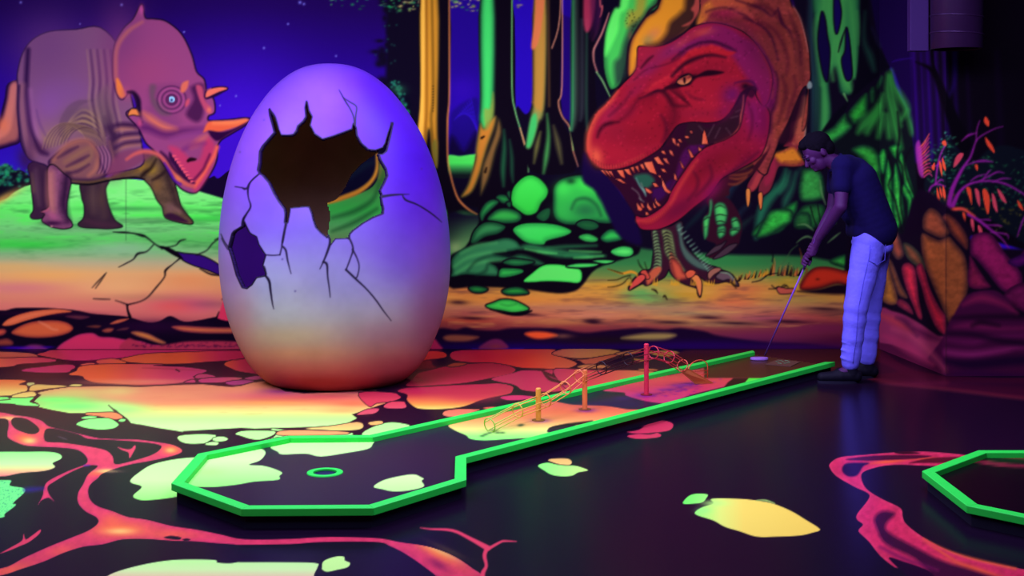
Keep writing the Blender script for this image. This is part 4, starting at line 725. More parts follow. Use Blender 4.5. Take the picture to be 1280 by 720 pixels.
    c.poly('K7 440 440 500 410 520 380 560 365 600 375 660 350 740 360 700 375 620 385 590 400 570 425 530 435 480 445', (30,3,20), soft=3)
    for k in range(9): c.stroke('T1 %f %f %f %f'%(900+k*22,150+k*16,1010+k*18,140+k*26),[2,.6],(56,5,24),a=.75,soft=2)
    c.stroke('T1 880 200 930 260 960 320 1020 340 1110 340',[6,6,4,3,1],(44,4,22),a=.85,soft=3); c.stroke('T1 960 300 990 420 960 520 930 600 920 700',[8,8,6,5,4],(66,6,26),a=.7,soft=5)
    c.poly('T1 1010 100 1040 70 1090 45 1130 32 1155 50 1150 85 1120 110 1080 125 1040 122', (214,130,86), soft=1.4, out=K, ow=1.4); c.glow(720+1130/8,90+65/8,2,2.4,(235,120,70),.7); c.poly('T1 1072 60 1092 55 1098 85 1088 118 1074 95', (24,4,16), soft=1); c.glow(720+1050/8,90+90/8,1.5,1.2,(235,190,150),.7)
    c.stroke('T1 215 650 240 580 290 530 350 510 430 500',[2,4,5,5,1],(50,3,22),a=.9,soft=2.5); c.stroke('T1 420 500 500 440 560 370 620 280 700 240 780 225',[1,3,4,4,4,3],(70,6,30),a=.75,soft=3.5)
    c.glow(932,108,6,5,(20,2,24),.9); c.stroke('T3 470 110 560 90 640 100 690 170',[1,2,3,2],(50,8,60),a=.8,soft=2); c.poly('T3 480 330 540 200 620 130 690 180 640 260 570 220 540 240', (40,6,36), soft=3, a=.8)
    c.strokes(['T3 0 60 80 20','T3 20 100 60 70'],[1,2],(60,6,24),a=.7)
    for x,y,rx,ry,col,a,r in [(960,60,16,50,(90,26,38),.6,-12),(985,110,10,40,(96,30,40),.6,10),(940,55,12,30,(70,12,50),.5,-25),(915,28,30,6,(84,14,44),.5,20),(1000,70,6,40,(70,24,34),.6,-6),(975,40,10,24,(84,24,34),.5,-20),
            (800,170,30,16,(120,14,36),.6,0),(812,125,12,16,(110,10,34),.5,30),(770,165,16,14,(128,18,44),.5,0),(838,150,16,18,(96,8,30),.6,20),(860,95,24,6,(104,8,30),.6,-20),(900,85,24,8,(120,16,40),.5,10),(876,142,30,6,(128,20,50),.5,0),(785,140,16,10,(120,16,50),.5,-40),
            (880,210,30,10,(100,10,34),.6,-45),(850,260,24,8,(86,8,46),.6,-35),(915,170,14,18,(112,14,44),.5,0),(935,200,14,10,(90,8,40),.6,-40),(955,150,8,30,(90,10,66),.5,0),(820,205,20,4,(110,12,30),.5,-25)]:
        r_ = max(rx,ry)*2.6; w = c.win(x-r_,y-r_,x+r_,y+r_); I = c.img[w]; q_,s_ = math.cos(math.radians(r)),math.sin(math.radians(r)); dx,dy = c.X[w]-x,c.Y[w]-y
        g = np.exp(-(((dx*q_+dy*s_)/rx)**2+((dy*q_-dx*s_)/ry)**2))*a*m_rex[w]*np.clip((I[...,0]-90)/40,0,1); I += (np.array(col,float)-I)*g[...,None]
    for q,wd in [('T2 700 200 860 300 960 460 1000 620 980 760',[1,3,3,3,1]),('T2 600 60 760 60 900 160 960 260',[2,4,4,2]),('T2 1010 120 1070 280 1120 460 1130 640',[1,2.5,2.5,1]),('T3 940 40 980 200 940 380 900 520',[2,4,3,1]),('T3 1060 40 1080 160 1030 320 990 460',[2,4,4,1]),('T3 600 300 640 420 640 560 600 680',[1,2,2,1]),
            ('T1 560 200 480 300 400 380 330 440',[1,2,2,1]),('T1 1100 200 1180 260 1280 280',[1,2,1]),('T1 850 430 900 520 900 620 860 700',[1,4,4,2]),('T5 700 120 740 200 720 300 640 400',[1,3,3,1]),('T5 860 60 880 160 820 260 720 360',[1,3,3,1])]:
        c.stroke(q,wd,(52,6,32),a=.55,soft=3)
    # scales: small flecks over the hide
    for i in range(900):
        x = rnd.uniform(740,1008); y = rnd.uniform(0,215)
        j = int(np.searchsorted(c.ys,y)); ii = int(np.searchsorted(c.xs,x))
        if not m_rex[j,ii]: continue
        col = c.img[j,ii]
        if col.sum() < 130: continue
        f = rnd.choice([.62,.7,1.25,1.35]); c.glow(x,y,rnd.uniform(.8,1.8),rnd.uniform(.6,1.2),tuple(np.clip(col*f+(6 if f>1 else 0),0,255)),.55,rnd.uniform(-60,60))
    # teeth
    TO = (205,76,56)
    for q in ['T4 245 340 275 345 310 400','T4 285 345 320 350 345 405','T4 320 350 355 355 380 412','T4 410 345 470 340 490 425 450 400','T4 480 335 530 330 555 395 520 380','T4 545 315 575 310 585 370','T4 590 305 620 300 632 362','T4 640 285 670 280 690 345 660 320','T4 680 265 760 255 780 310 808 385 740 360 700 310','T4 780 220 820 205 850 250 880 292 820 275','T4 870 225 905 225 935 285 900 265','T4 930 140 960 150 980 205 945 180','T4 960 20 990 30 1005 100 970 60','T4 1020 30 1040 30 1062 65 1040 60','T4 1085 0 1120 0 1132 20 1100 20','T4 1010 70 1030 75 1035 108 1010 90','T4 850 150 880 150 900 185 870 175','T4 400 430 440 430 500 475 470 470','T4 850 330 880 330 905 365 870 355','T4 820 395 845 395 850 425',
              'T3 20 590 40 590 45 615 30 612','T3 140 720 150 620 165 580 185 650 200 720']:
        c.poly(q,TO if rnd.random()<.6 else (176,62,60),soft=1.1,out=(30,3,20),ow=.8,smooth=False,lit=(226,110,80),litdir=(-1,.2))
    for q in ['T5 380 190 400 230 430 290 470 320 450 335 410 310 385 260','T5 285 230 320 235 345 265 310 268','T5 210 275 250 295 285 325 260 335 225 315','T5 125 425 150 455 185 490 170 510 140 500','T5 235 420 250 460 285 500 255 505 232 470','T5 310 380 330 420 372 455 345 462 318 430','T5 290 420 305 450 325 480 300 478','T5 500 130 520 160 530 205 505 190','T5 560 10 580 40 605 90 580 75','T5 165 430 185 440 205 480 180 475','T5 215 520 235 525 250 550 220 550','T4 1120 130 1150 160 1180 215 1150 215','T4 1225 110 1245 125 1260 140 1230 150']:
        c.poly(q,(206,70,50),soft=1.1,out=(30,3,20),ow=.8,smooth=False,lit=(222,110,84),litdir=(-1,0))
    for q in ['T4 650 470 690 560','T4 560 520 620 570 650 640','T5 150 380 200 420']: c.stroke(q,.9,(150,160,150),a=.6)
    for i in range(26): x = 742+i*3.4; y = np.interp(x,[742,754,772,790,807,824],[202,209,210,205,196,186]); c.stroke('P %f %f %f %f'%(x,y+1,x-.8,y-4),.7,(70,6,24),a=.6)
# ---------------------------------------------------------------- the painted floor
def paint_floor(c):
    DK = (22,8,38); CR = (34,14,34)
    c.img[:] = DK
    rnd = random.Random(9)
    # far strip of flagstones, crimson over the dark
    PK = (214,50,104); OR = (240,96,58); RE = (226,50,56); MG = (205,44,90)
    def st(P, stops, axis=1, **k): c.rampfill(P, stops, out=CR, ow=.8, axis=axis, soft=1.1, **k)
    X2 = lambda a, b, x0=0, x1=200: [(x0,a),(x1,b)]
    # left of the egg
    st('P -190 436 -60 436 L1 0 445 120 450 250 460 300 485 150 492 0 495 P -190 450', [(436,(226,120,96)),(448,(222,90,80))])
    st('L1 -900 495 0 497 150 493 300 490 440 508 430 525 300 535 150 545 0 570 -900 600', X2((240,100,84),(205,48,100),0,70), axis=0)
    st('L1 300 468 360 450 440 432 800 430 1400 430 1800 430 1850 442 1500 450 1250 458 1100 478 940 498 780 510 650 516 520 510 400 490', [(50,(226,70,80)),(90,(214,48,104)),(190,(214,44,110)),(300,(205,40,80))], axis=0)
    st('L2 0 490 130 465 300 455 500 448 700 440 900 438 960 455 985 490 800 515 640 525 450 540 250 542 0 528 -60 508', [(140,(240,96,66)),(230,(244,90,54)),(275,(214,44,90)),(320,(196,36,80))], axis=0)
    st('L1 170 598 220 580 330 568 450 552 540 548 590 555 600 575 570 590 540 610 400 614 250 608', X2((196,44,110),(205,50,96),20,100), axis=0)
    st('L1 770 520 820 508 900 502 960 512 1010 535 900 545 800 545', X2((230,80,80),(244,100,60),120,160), axis=0)
    st('L1 640 552 680 540 740 536 765 548 690 556', X2((240,100,90),(240,90,80)), axis=0)
    st('L1 550 628 610 600 640 565 780 548 1000 545 1300 548 L2 200 558 400 565 550 580 630 598 560 630 520 645 530 665 440 690 300 705 100 712 0 708 L1 900 700 760 690 680 665 655 640', [(85,(246,100,62)),(130,(244,96,58)),(190,(226,70,96)),(240,(205,50,110)),(262,(196,50,110))], axis=0)
    c.glow(150,478,60,4,(246,130,100),.6); c.glow(190,477,50,3,(240,140,120),.5); c.stroke('P 220 462 224 464',[1.5,1.5],CR); c.stroke('P 178 460 200 460.5 250 463',[.5,.8,.5],(150,40,60),a=.6)
    st('L2 770 548 810 520 900 508 985 495 1100 520 1110 600 1080 630 1000 620 880 600 830 580', [(278,(244,90,54)),(300,(214,50,80)),(335,(170,30,80))], axis=0)
    st('L2 540 640 600 622 700 645 560 660', X2((200,60,110),(200,60,110)), axis=0); st('L2 570 668 660 655 800 650 910 655 870 675 760 690 650 692 580 690', X2((205,60,120),(225,100,110),260,310), axis=0)
    st('L2 930 660 1020 640 1110 645 1060 665 980 672', X2((200,80,110),(200,70,130)), axis=0); st('L2 780 690 900 672 1010 678 930 705 830 712', X2((214,80,120),(180,60,130)), axis=0); st('L2 450 690 520 668 540 690', X2((200,60,110),(200,60,110)), axis=0)
    # big flagstone running from orange to green
    big = 'L3 275 330 330 280 300 262 400 240 560 215 800 210 1000 212 L4 100 215 300 205 450 198 600 195 760 210 830 215 900 208 1000 180 1130 165 1250 250 P 380 492 470 488 F2 800 62 930 68 965 85 900 110 780 150 800 165 760 185 700 195 580 200 400 205 350 202 120 215 L4 440 575 380 565 250 545 120 520 40 510 L3 1150 520 1050 505 1020 470 980 440 930 410 870 365 920 412 800 420 680 425 560 425 420 400 310 375 310 350'
    c.rampfill(big, [(479,(240,140,110)),(489,(238,140,112)),(499,(238,138,110)),(505,(240,150,106)),(510,(240,200,120)),(516,(222,236,140)),(524,(186,250,150)),(532,(200,255,165)),(545,(190,255,160))], out=CR, ow=.8, smooth=False)
    def bglow(x,y,rx,ry,col,a):
        w = c.win(x-rx*2.6,y-ry*2.6,x+rx*2.6,y+ry*2.6); I = c.img[w]
        g = np.exp(-(((c.X[w]-x)/rx)**2+((c.Y[w]-y)/ry)**2))*a*np.clip((I[...,0]-110)/60,0,1); I += (np.array(col,float)-I)*g[...,None]
    for x,y,rx,ry,col,a in [(70,500,50,7,(120,250,120),1),(95,508,60,7,(120,255,125),1),(150,512,30,6,(150,255,140),.8),(90,489,50,5,(232,190,120),.8),(60,486,20,4,(236,150,110),.6)]: bglow(x,y,rx,ry,col,a)
    for x,y,rx,ry,col,a in [(90,492,40,5,(200,220,120),.5),(150,490,25,7,(230,215,130),.8),(135,508,28,6,(190,255,150),.7),(210,495,60,6,(238,150,112),.9),(330,495,50,5,(226,100,120),.8),(400,497,60,5,(222,70,110),.85),(380,500,90,4,(240,120,90),.6),(340,504,60,3,(244,170,90),.7),(440,505,25,5,(236,110,84),.8),(370,512,80,5,(244,210,140),.6),(430,513,30,4,(244,170,110),.8),(350,489,26,4,(110,20,130),.7),(440,489,34,3,(120,20,100),.6)]:  # dark violet at the egg's foot: its shadow put into the floor colour
        bglow(x,y,rx,ry,col,a*.9)
    c.stroke('L3 868 362 900 390 925 410 960 440 1000 470 1020 500',[.6,1.4,3,2.5,2.5,2],CR); c.stroke('L4 180 712 350 700 450 690',[1,1.5,1],CR,a=.5)
    for i in range(60): c.glow(rnd.uniform(170,460),rnd.uniform(486,520),rnd.uniform(3,14),.6,(210,110,80),.15)
    # small stones along the left edge
    st('L3 -900 160 0 158 205 165 150 195 210 205 215 245 150 262 0 288 -900 300', [(474,(244,110,66)),(482,(240,150,84)),(490,(240,200,110))])
    st('L3 215 185 270 182 275 195 230 208', [(470,(205,200,130)),(500,(205,200,130))]); st('L3 265 200 400 200 545 210 380 230 240 248', [(480,(226,190,110)),(490,(236,170,96))]); st('L3 550 205 600 193 660 200 620 212', [(470,(230,205,120)),(500,(230,205,120))])
    st('L3 90 290 180 262 270 255 285 285 220 298 130 300', [(490,(240,190,110)),(498,(226,220,120))]); st('L3 -900 300 0 296 60 300 0 320 -900 330', [(495,(120,245,120)),(505,(120,245,120))])
    st('L3 -900 345 0 325 80 305 180 305 270 300 235 335 300 355 300 368 150 360 0 345', [(495,(110,250,120)),(508,(130,255,130))])
    st('L3 690 425 800 420 920 420 980 455 960 470 900 472 800 450 700 440', [(515,(230,140,90)),(525,(236,130,96))])
    G1 = [(500,(120,255,130)),(540,(150,255,140))]; PG = [(500,(170,255,150)),(620,(205,255,170))]
    st('L3 655 460 720 448 775 456 740 470 670 470', G1); st('L3 612 510 680 480 800 466 880 470 940 505 945 525 900 548 800 556 700 545 640 528', G1); st('L3 950 482 980 470 1005 478 990 492 960 492', G1)
    st('L4 395 620 440 602 560 594 660 596 705 608 650 645 610 665 500 670 430 655', PG); st('L4 675 630 720 614 770 616 800 632 770 648 700 650', PG); st('L4 615 675 670 655 725 662 700 682', PG)
    st('L4 860 590 920 568 1050 565 1170 570 1160 600 1060 635 980 630 900 605', PG); st('L4 1160 620 1200 590 1300 570 F2 470 205 500 215 760 220 750 235 520 235 440 252', PG)
    st('F2 820 225 860 200 920 182 975 185 1000 200 850 240', PG); st('F2 595 205 700 195 800 180 825 195 800 210 700 212', [(520,(236,140,100)),(540,(226,220,130))]); st('F2 500 215 600 212 755 218 740 228 510 232',[(535,(236,150,110)),(545,(236,170,110))]); st('F2 845 182 890 175 900 185 860 192', [(520,(236,180,110)),(540,(236,180,110))])
    # right of the egg
    st('L5 100 690 160 668 300 660 500 648 700 640 840 635 930 655 L7 1030 240 1000 270 850 300 760 325 700 350 620 375 500 390 380 393 280 388 230 365 185 320 185 275', [(480,(196,36,84)),(492,(205,50,80)),(500,(235,110,76)),(506,(244,160,80)),(511,(248,220,120))])
    c.glow(590,495,40,8,(205,48,84),.7); c.glow(530,488,30,4,(190,30,90),.6)
    st('L7 -200 262 60 262 120 285 130 305 60 330 -60 345 -120 370', [(490,(205,46,90)),(500,(214,60,90))]); st('L7 5 360 60 335 150 333 170 350 175 380 100 388 10 382', [(500,(222,60,90)),(512,(220,80,110))]); st('F2 800 150 840 130 885 128 870 145 830 150',[(500,(220,60,110)),(520,(220,90,110))])
    st('L7 470 430 500 405 600 393 720 395 760 400 600 450 500 450', [(510,(236,110,96)),(520,(236,130,110))]); st('L7 790 385 850 375 900 378 840 392', [(505,(236,110,96)),(512,(236,110,96))])
    st('L5 160 650 200 610 250 560 330 540 400 520 520 500 700 488 850 492 940 520 950 545 900 570 800 590 700 610 600 628 480 640 350 648 250 655', [(440,(150,26,50)),(465,(180,30,66)),(480,(205,44,84))])
    c.glow(545,468,35,7,(140,26,56),.6); c.glow(520,476,25,6,(110,20,50),.7)
    st('L5 230 530 260 470 340 470 350 500 380 520 300 530', [(450,(130,30,40)),(462,(100,20,40))]); st('L5 270 430 310 403 420 405 455 430 430 448 330 460 275 466', [(440,(230,50,44)),(450,(214,50,50))]); st('L5 460 505 520 485 600 490 540 508 480 512', [(455,(170,60,50)),(460,(170,60,50))])
    st('L5 485 415 560 395 760 390 1000 387 1240 390 1215 415 1280 440 1400 490 1300 530 1150 525 1000 520 900 500 780 482 620 480 500 460', [(560,(205,36,76)),(610,(214,34,56)),(660,(230,60,50)),(700,(226,90,66)),(730,(214,96,70))], axis=0)
    st('L6 60 420 120 390 250 376 400 380 545 398 540 415 440 432 350 446 260 452 170 445', [(690,(214,90,76)),(720,(214,120,84)),(775,(200,130,66))], axis=0)
    st('L6 200 455 280 462 440 435 540 420 560 430 440 470 340 500 290 490 260 470', [(700,(214,90,80)),(780,(190,90,60))], axis=0)
    st('L6 515 420 600 400 680 392 700 400 600 430', [(700,(190,110,70)),(800,(190,110,70))], axis=0)
    st('L6 240 515 300 498 400 500 480 510 440 522 330 525', [(460,(205,120,76)),(462,(205,110,70))])
    st('L6 -140 570 0 540 100 530 L5 1200 545 1270 530 1360 540 L6 60 560 120 600 200 640 250 670 L5 1400 640 1280 690 1100 690 1000 680 950 640 870 620 800 600 950 560 1000 545', [(460,(205,44,90)),(490,(205,44,90))])
    c.poly('L5 780 600 930 560 1010 540 1140 545 1200 570 1270 620 1290 670 1180 690 1060 690 1000 670 930 640 850 625', (200,42,92)); c.stroke('L5 1150 545 1200 570 1270 600 1320 640',[2,3,2.5,1],CR)
    c.poly('L7 930 300 1000 285 1100 283 1200 295 1130 315 1000 322', (214,44,110))
    st('L6 70 535 200 530 400 540 600 538 720 545 800 552 760 575 600 600 450 640 330 680 200 690 120 630', [(690,(200,50,96)),(740,(226,66,84)),(800,(226,120,80)),(820,(214,140,80))], axis=0)
    c.poly('L6 760 405 860 395 950 400 990 415 960 432 880 440 790 425', (190,130,60)); c.poly('L6 640 455 720 460 775 465 700 475', (190,120,60)); c.poly('L6 690 530 800 530 820 542 700 540', (214,120,70))
    c.stroke('L6 0 560 40 600 100 620 160 640',[2,4,3,2],CR)
    # below the rail: pink stones, apple shapes
    c.poly('F5 795 355 850 345 900 310 960 305 1000 320 990 345 950 355 870 362 830 362', (205,50,96)); c.poly('F5 798 372 840 365 900 366 930 360 948 370 930 380 860 386 815 382', (205,50,96)); c.poly('F5 840 325 880 318 870 330', (120,20,80))
    c.rampfill('F5 445 480 470 474 530 474 550 488 540 502 500 500 470 492',[(570,(226,170,110)),(590,(240,205,130))]); c.rampfill('F5 400 505 440 492 480 500 520 505 560 505 590 512 622 526 580 535 550 550 500 552 460 545 430 528',[(680,(140,250,130)),(740,(200,240,140))],axis=0)
    c.rampfill('F7 95 242 115 222 140 215 178 217 175 230 160 245 120 250 98 250',[(855,(110,250,110)),(890,(160,250,130))],axis=0)
    c.rampfill('F7 135 280 160 262 200 248 190 235 215 231 300 233 360 240 410 250 470 275 520 305 570 338 545 350 500 360 420 364 350 364 290 345 240 330 200 308 150 292',[(870,(150,250,130)),(900,(225,235,130)),(930,(246,214,110)),(1020,(246,205,100))],axis=0); c.glow(893,629,16,4,(190,250,140),.8); c.glow(880,638,10,4,(150,245,140),.6); c.stroke('F7 350 238 380 238 412 248',[1,2,1],(180,220,120))
    # ---- lava river, left
    LV = (214,56,100); LO = (244,110,66); LY = (250,215,120)
    def lava(P, **k): c.poly(P, LV, soft=1.2, rim=(205,50,104), rimw=3, noise=.1, **k)
    lava('P -200 505 -60 508 F3 0 50 60 62 120 70 170 85 200 108 270 125 330 140 400 155 480 160 560 162 640 172 700 182 740 200 740 215 700 230 620 248 540 262 480 278 420 300 400 320 370 345 360 375 370 410 400 435 460 455 520 478 600 490 700 515 800 530 900 550 1000 570 F4 200 332 320 325 440 325 560 330 640 345 740 360 820 385 880 415 930 450 965 475 985 520 P 640 760 560 760 F4 800 500 740 445 660 390 600 360 560 345 440 342 300 345 200 352 0 355 F3 960 590 880 585 800 578 700 575 600 568 500 570 420 590 340 600 260 625 180 660 90 690 0 718 P -60 730 -200 760 -200 715 -60 712 F3 0 690 100 645 200 600 300 560 360 535 400 505 395 480 350 455 320 420 320 380 340 345 360 305 400 270 350 270 280 300 220 335 195 355 200 385 222 415 200 400 170 410 155 430 175 390 180 360 200 330 280 290 350 262 355 235 320 205 250 195 150 190 100 185 50 165 30 145 35 90 0 75 P -60 522 -200 520')
    for P in ['F3 45 90 60 72 110 78 155 110 158 130 130 140 90 130 60 115','F3 188 120 230 118 320 140 360 158 440 162 560 170 640 180 660 195 620 225 520 255 470 262 460 230 430 205 360 190 260 175 195 172 180 155','F3 350 138 420 142 500 155 470 158 400 155']:
        c.poly(P, DK, soft=1.2)
    for x,y,rx,ry,col,a in [(10,523,16,3,LY,.8),(-40,515,40,8,LO,.6),(30,548,12,6,LO,.8),(37,551,9,4,LY,.8),(55,540,20,8,LO,.3),(215,562,12,6,LO,.9),(213,563,6,3,LY,.6),(134,589,11,3,LY,.9),(120,592,14,3,LO,.6),(105,590,8,6,LO,.3),(150,662,34,9,LO,.9),(150,664,18,4,(250,190,120),.9),(140,650,14,8,LO,.5),(215,668,30,6,LO,.5),(80,690,20,8,LO,.4),(20,715,40,12,LO,.6),
                            (55,520,14,4,(240,90,100),.7),(200,548,16,3,(240,100,90),.6)]:
        # glows stay inside the lava: tint only cells that are already lava coloured
        r = max(rx,ry)*2.6; w = c.win(x-r,y-r,x+r,y+r); I = c.img[w]
        g = np.exp(-(((c.X[w]-x)/rx)**2+((c.Y[w]-y)/ry)**2))*a*np.clip((I[...,0]-110)/60,0,1)
        I += (np.array(col,float)-I)*g[...,None]
    c.glow(134,589,16,2,(240,200,130),.55)
    def lglow(x,y,rx,ry,col,a,rot=0):
        r = max(rx,ry)*2.6; w = c.win(x-r,y-r,x+r,y+r); I = c.img[w]; q,s_ = math.cos(math.radians(rot)),math.sin(math.radians(rot)); dx,dy=c.X[w]-x,c.Y[w]-y
        g = np.exp(-(((dx*q+dy*s_)/rx)**2+((dy*q-dx*s_)/ry)**2))*a*np.clip((I[...,0]-110)/60,0,1); I += (np.array(col,float)-I)*g[...,None]
    lglow(545,690,34,7,(244,120,70),.9,28); lglow(550,688,30,4,(248,200,120),.7,26); c.glow(560,688,26,4,(120,100,60),.35,25); lglow(548,706,14,5,(110,20,80),.6,30); lglow(610,700,10,6,(150,60,200),.3)
    c.poly('F3 670 562 700 555 740 562 730 572 690 568', DK); c.poly('F3 745 570 765 566 780 571 760 576', DK)
    c.poly('F3 0 628 40 605 90 575 95 545 105 570 130 555 165 530 160 548 120 580 80 598 40 615', LV); c.poly('F3 480 192 510 200 535 200 550 185 555 195 545 215 530 238 525 215 500 205', LV); c.stroke('F3 240 150 270 160',[1,1.6],(110,90,100),a=.6)
    c.stroke('F4 722 287 760 292 850 298 920 330 990 368',[.8,2,3.5,4.5,7],(224,60,104)); c.stroke('F4 992 372 1040 345 1060 340 1105 342',[4,3,2.5,1],(224,60,104)); c.stroke('F4 985 375 978 400 985 440 970 475 975 540',[5,5,4,6,7],(224,60,104))
    # pale green islands, lower left
    c.rampfill('P -200 570 -60 566 F3 0 212 100 212 200 212 245 222 250 240 215 258 225 275 180 290 90 298 30 310 0 312 P -60 598 -200 605', [(560,(130,250,130)),(580,(190,255,165)),(588,(230,190,140)),(596,(235,120,130))], smooth=True)
    c.poly('P -200 602 -60 600 F3 0 328 45 330 40 350 95 360 100 378 55 420 65 430 20 465 0 482 P -60 650 -200 660', (110,240,140)); 
    w = c.win(-200,598,40,650); n = fbm(c.X[w]/1.2,c.Y[w]/1.0,5); c.mix(w, np.clip((n-.55)*6,0,1)*.6*np.clip((c.img[w][...,1]-150)/50,0,1), (40,110,110)); c.glow(15,640,14,8,(180,255,160),.0)
    c.stroke('F3 105 368 130 366 175 362',[5,6,3],(40,10,150),a=.7,soft=3); c.stroke('F3 345 268 365 268',[2,2],(60,10,160),a=.7)
    c.rampfill('F3 535 325 570 295 620 265 700 245 790 235 900 235 1100 170 1300 180 1290 260 1000 350 800 380 700 400 600 410 560 405 545 390 580 355 540 340', [(560,(180,255,160)),(600,(200,255,170)),(625,(150,255,130))], out=CR, ow=.6)
    c.glow(215,612,30,6,(130,250,110),.0)
    c.rampfill('P 130 730 F3 440 720 500 695 600 670 700 655 800 652 880 655 890 665 940 668 980 662 F4 0 425 150 425 300 428 310 445 295 480 P 392 740', [(700,(190,250,165)),(712,(210,245,180)),(722,(236,200,180))])
    c.poly('F4 328 445 335 420 380 403 415 403 420 418 440 428 430 445 390 455 350 463 330 455', (200,250,160))
    # ---- lava, right
    R = 'F7 605 110 640 88 720 80 820 72 930 68 1030 75 1100 82 1180 85 1400 85 1700 92 1700 125 1400 125 1200 118 1050 116 960 118 860 114 790 118 720 140 718 175 740 205 790 235 850 265 858 295 870 320 920 360 1000 405 1100 440 1200 462 1290 480 1500 520 1700 560 1700 700 1000 700 890 500 830 470 780 430 740 380 705 345 720 322 700 305 700 285 735 240 740 215 690 190 630 155 608 130'
    c.poly(R, (205,40,96), soft=1.2, rim=(214,50,104), rimw=3, noise=.15)
    c.poly('F7 650 120 670 108 740 108 720 120 700 150 670 155 650 140', (30,4,50), soft=3); c.poly('F7 660 95 760 82 900 80 960 84 900 94 800 98 720 100', (50,6,40), soft=2, a=.85); c.poly('F7 830 72 880 68 920 74 860 77', (40,6,30), soft=1.5)
    lglow(1110,577,24,2.5,(240,90,56),.9,-6); lglow(1150,573,20,1.8,(226,90,50),.8); lglow(1220,712,40,4,(240,90,60),.8,18); lglow(1180,692,30,2,(230,80,70),.8,32); c.poly('F7 960 90 1100 88 1040 105 920 108 880 108', (60,8,30), soft=2, a=.8); c.poly('F7 1120 100 1400 108 1700 110 1700 116 1300 118 1150 112', (30,4,24), soft=1.5, a=.9)
    c.poly('F7 760 300 790 275 830 285 800 320 810 350 900 400 1000 450 1100 480 1200 520 1000 520 900 440 800 390 770 340', (44,6,50), soft=6, a=.9); c.poly('F7 810 440 860 450 960 490 1000 560 900 520', (30,4,44), soft=1.5); c.stroke('F7 780 400 860 440 980 480',[2,5,3],(110,16,84),a=.8,soft=3); c.stroke('F7 930 370 1010 410 1100 440 1250 475',[1,2,3,3],(240,96,60),a=.8,soft=2)
    # floor by the man and the foot of the corner wall
    c.poly('P 1060 436 1098 436 1182 470 1500 470 1700 470 1700 520 1400 505 F7 1700 -100 P 1280 497 1220 490 1160 483 1120 478 1085 474 1100 468 1120 462', (66,12,46), soft=1.5); c.stroke('P 1083 471 1110 478 1160 484 1220 491 1280 498 1500 520',[2,4,3,3,3,3],(130,34,62),soft=3,a=.9)
    c.glow(1180,478,60,4,(96,20,60),.7); c.stroke('P 1190 478 1300 482',[4,5],(40,8,44),soft=4,a=.7)
    c.rampfill('P 850 440 900 437 1060 435.5 1100 436 1090 455 1060 462 850 462', [(435,(74,26,24)),(465,(58,26,26))], soft=3)
# ---------------------------------------------------------------- sampling painted canvases
def sample(c, px, py, A=None):
    A = c.img if A is None else A
    fx = np.interp(px, c.xs, np.arange(len(c.xs))); fy = np.interp(py, c.ys, np.arange(len(c.ys)))
    i = np.clip(fx.astype(int), 0, len(c.xs)-2); j = np.clip(fy.astype(int), 0, len(c.ys)-2); u = (fx-i); v = (fy-j)
    if A.ndim == 2: return A[np.round(fy).astype(int), np.round(fx).astype(int)]
    u = u[..., None]; v = v[..., None]
    return (A[j,i]*(1-u)+A[j,i+1]*u)*(1-v)+(A[j+1,i]*(1-u)+A[j+1,i+1]*u)*v
def gridfaces(h, w):
    idx = np.arange(h*w).reshape(h, w)
    return np.stack([idx[:-1,:-1], idx[:-1,1:], idx[1:,1:], idx[1:,:-1]], -1).reshape(-1, 4)
def subset(V, C, Fc):
    u, inv = np.unique(Fc, return_inverse=True)
    return V[u], C[u], inv.reshape(Fc.shape)

paint_matte = mat('wall_mural_paint', attr='paint', rough=.9, spec=.05)
paint_floor_m = mat('floor_paint', attr='paint', rough=.24, spec=.5, ior=1.13)
paint_lane_m = mat('lane_paint', attr='paint', rough=.3, spec=.5, ior=1.13)
black_paint = mat('black_wall_paint', (.012,.008,.03), rough=.8, spec=.2, noise=.3, scale=6)

# ---- walls with the mural
cv = Canvas(np.arange(-180, 1500, 1.15), np.arange(-112, 484, 1.15))
m_tri = np.zeros(cv.X.shape, bool); m_rex = m_tri.copy()
paint_wall(cv, m_tri, m_rex)
x0, x1, y0, y1, H = ROOM
def painted_wall(A, B, step):
    """vertical painted wall from A to B (x, y): grid of vertices with sampled paint"""
    n = max(2, int(math.hypot(B[0]-A[0], B[1]-A[1])/step)); k = int(H/step)
    t = np.linspace(0, 1, n+1); z = np.linspace(H, 0, k+1); T, Z = np.meshgrid(t, z)
    X = A[0]+(B[0]-A[0])*T; Y = A[1]+(B[1]-A[1])*T
    px = 640+F_PX*X/Y; py = HOR+F_PX*(CAM_H-Z)/Y
    V = np.stack([X, Y, Z], -1).reshape(-1, 3)
    C = pigment(sample(cv, px, py), L_WALL).reshape(-1, 3)
    return V, C, gridfaces(k+1, n+1)[:, ::-1], px, py
CX1, CX2, CY2 = 2.823, 2.928, 8.58
V, C, Fc, px, py = painted_wall((x0, y1), (CX1, y1), .0072)
tri_v = sample(cv, px, py, m_tri).ravel(); rex_v = sample(cv, px, py, m_rex).ravel()
ft = tri_v[Fc].sum(1) >= 2; fr = (rex_v[Fc].sum(1) >= 2) & ~ft
for name, fm, lab, cat in [('triceratops_painting', ft, 'purple horned triceratops painted standing on the green hill, left of the giant egg', 'dinosaur painting'),
                           ('tyrannosaurus_painting', fr, 'roaring red tyrannosaurus painted with open toothed jaws on the wall behind the minigolf tunnel', 'dinosaur painting')]:
    v, c, f = subset(V, C, Fc[fm]); tag(obj(name, v, f, paint_matte, colors=c), lab, cat)
v, c, f = subset(V, C, Fc[~(ft | fr)])
bv, bf = boxm(x0-.12, CX1+.3, y1+.004, y1+.14, 0, H)
nv = len(v); v = np.vstack([v, np.array(bv)]); c = np.vstack([c, np.full((8,3), .01)])
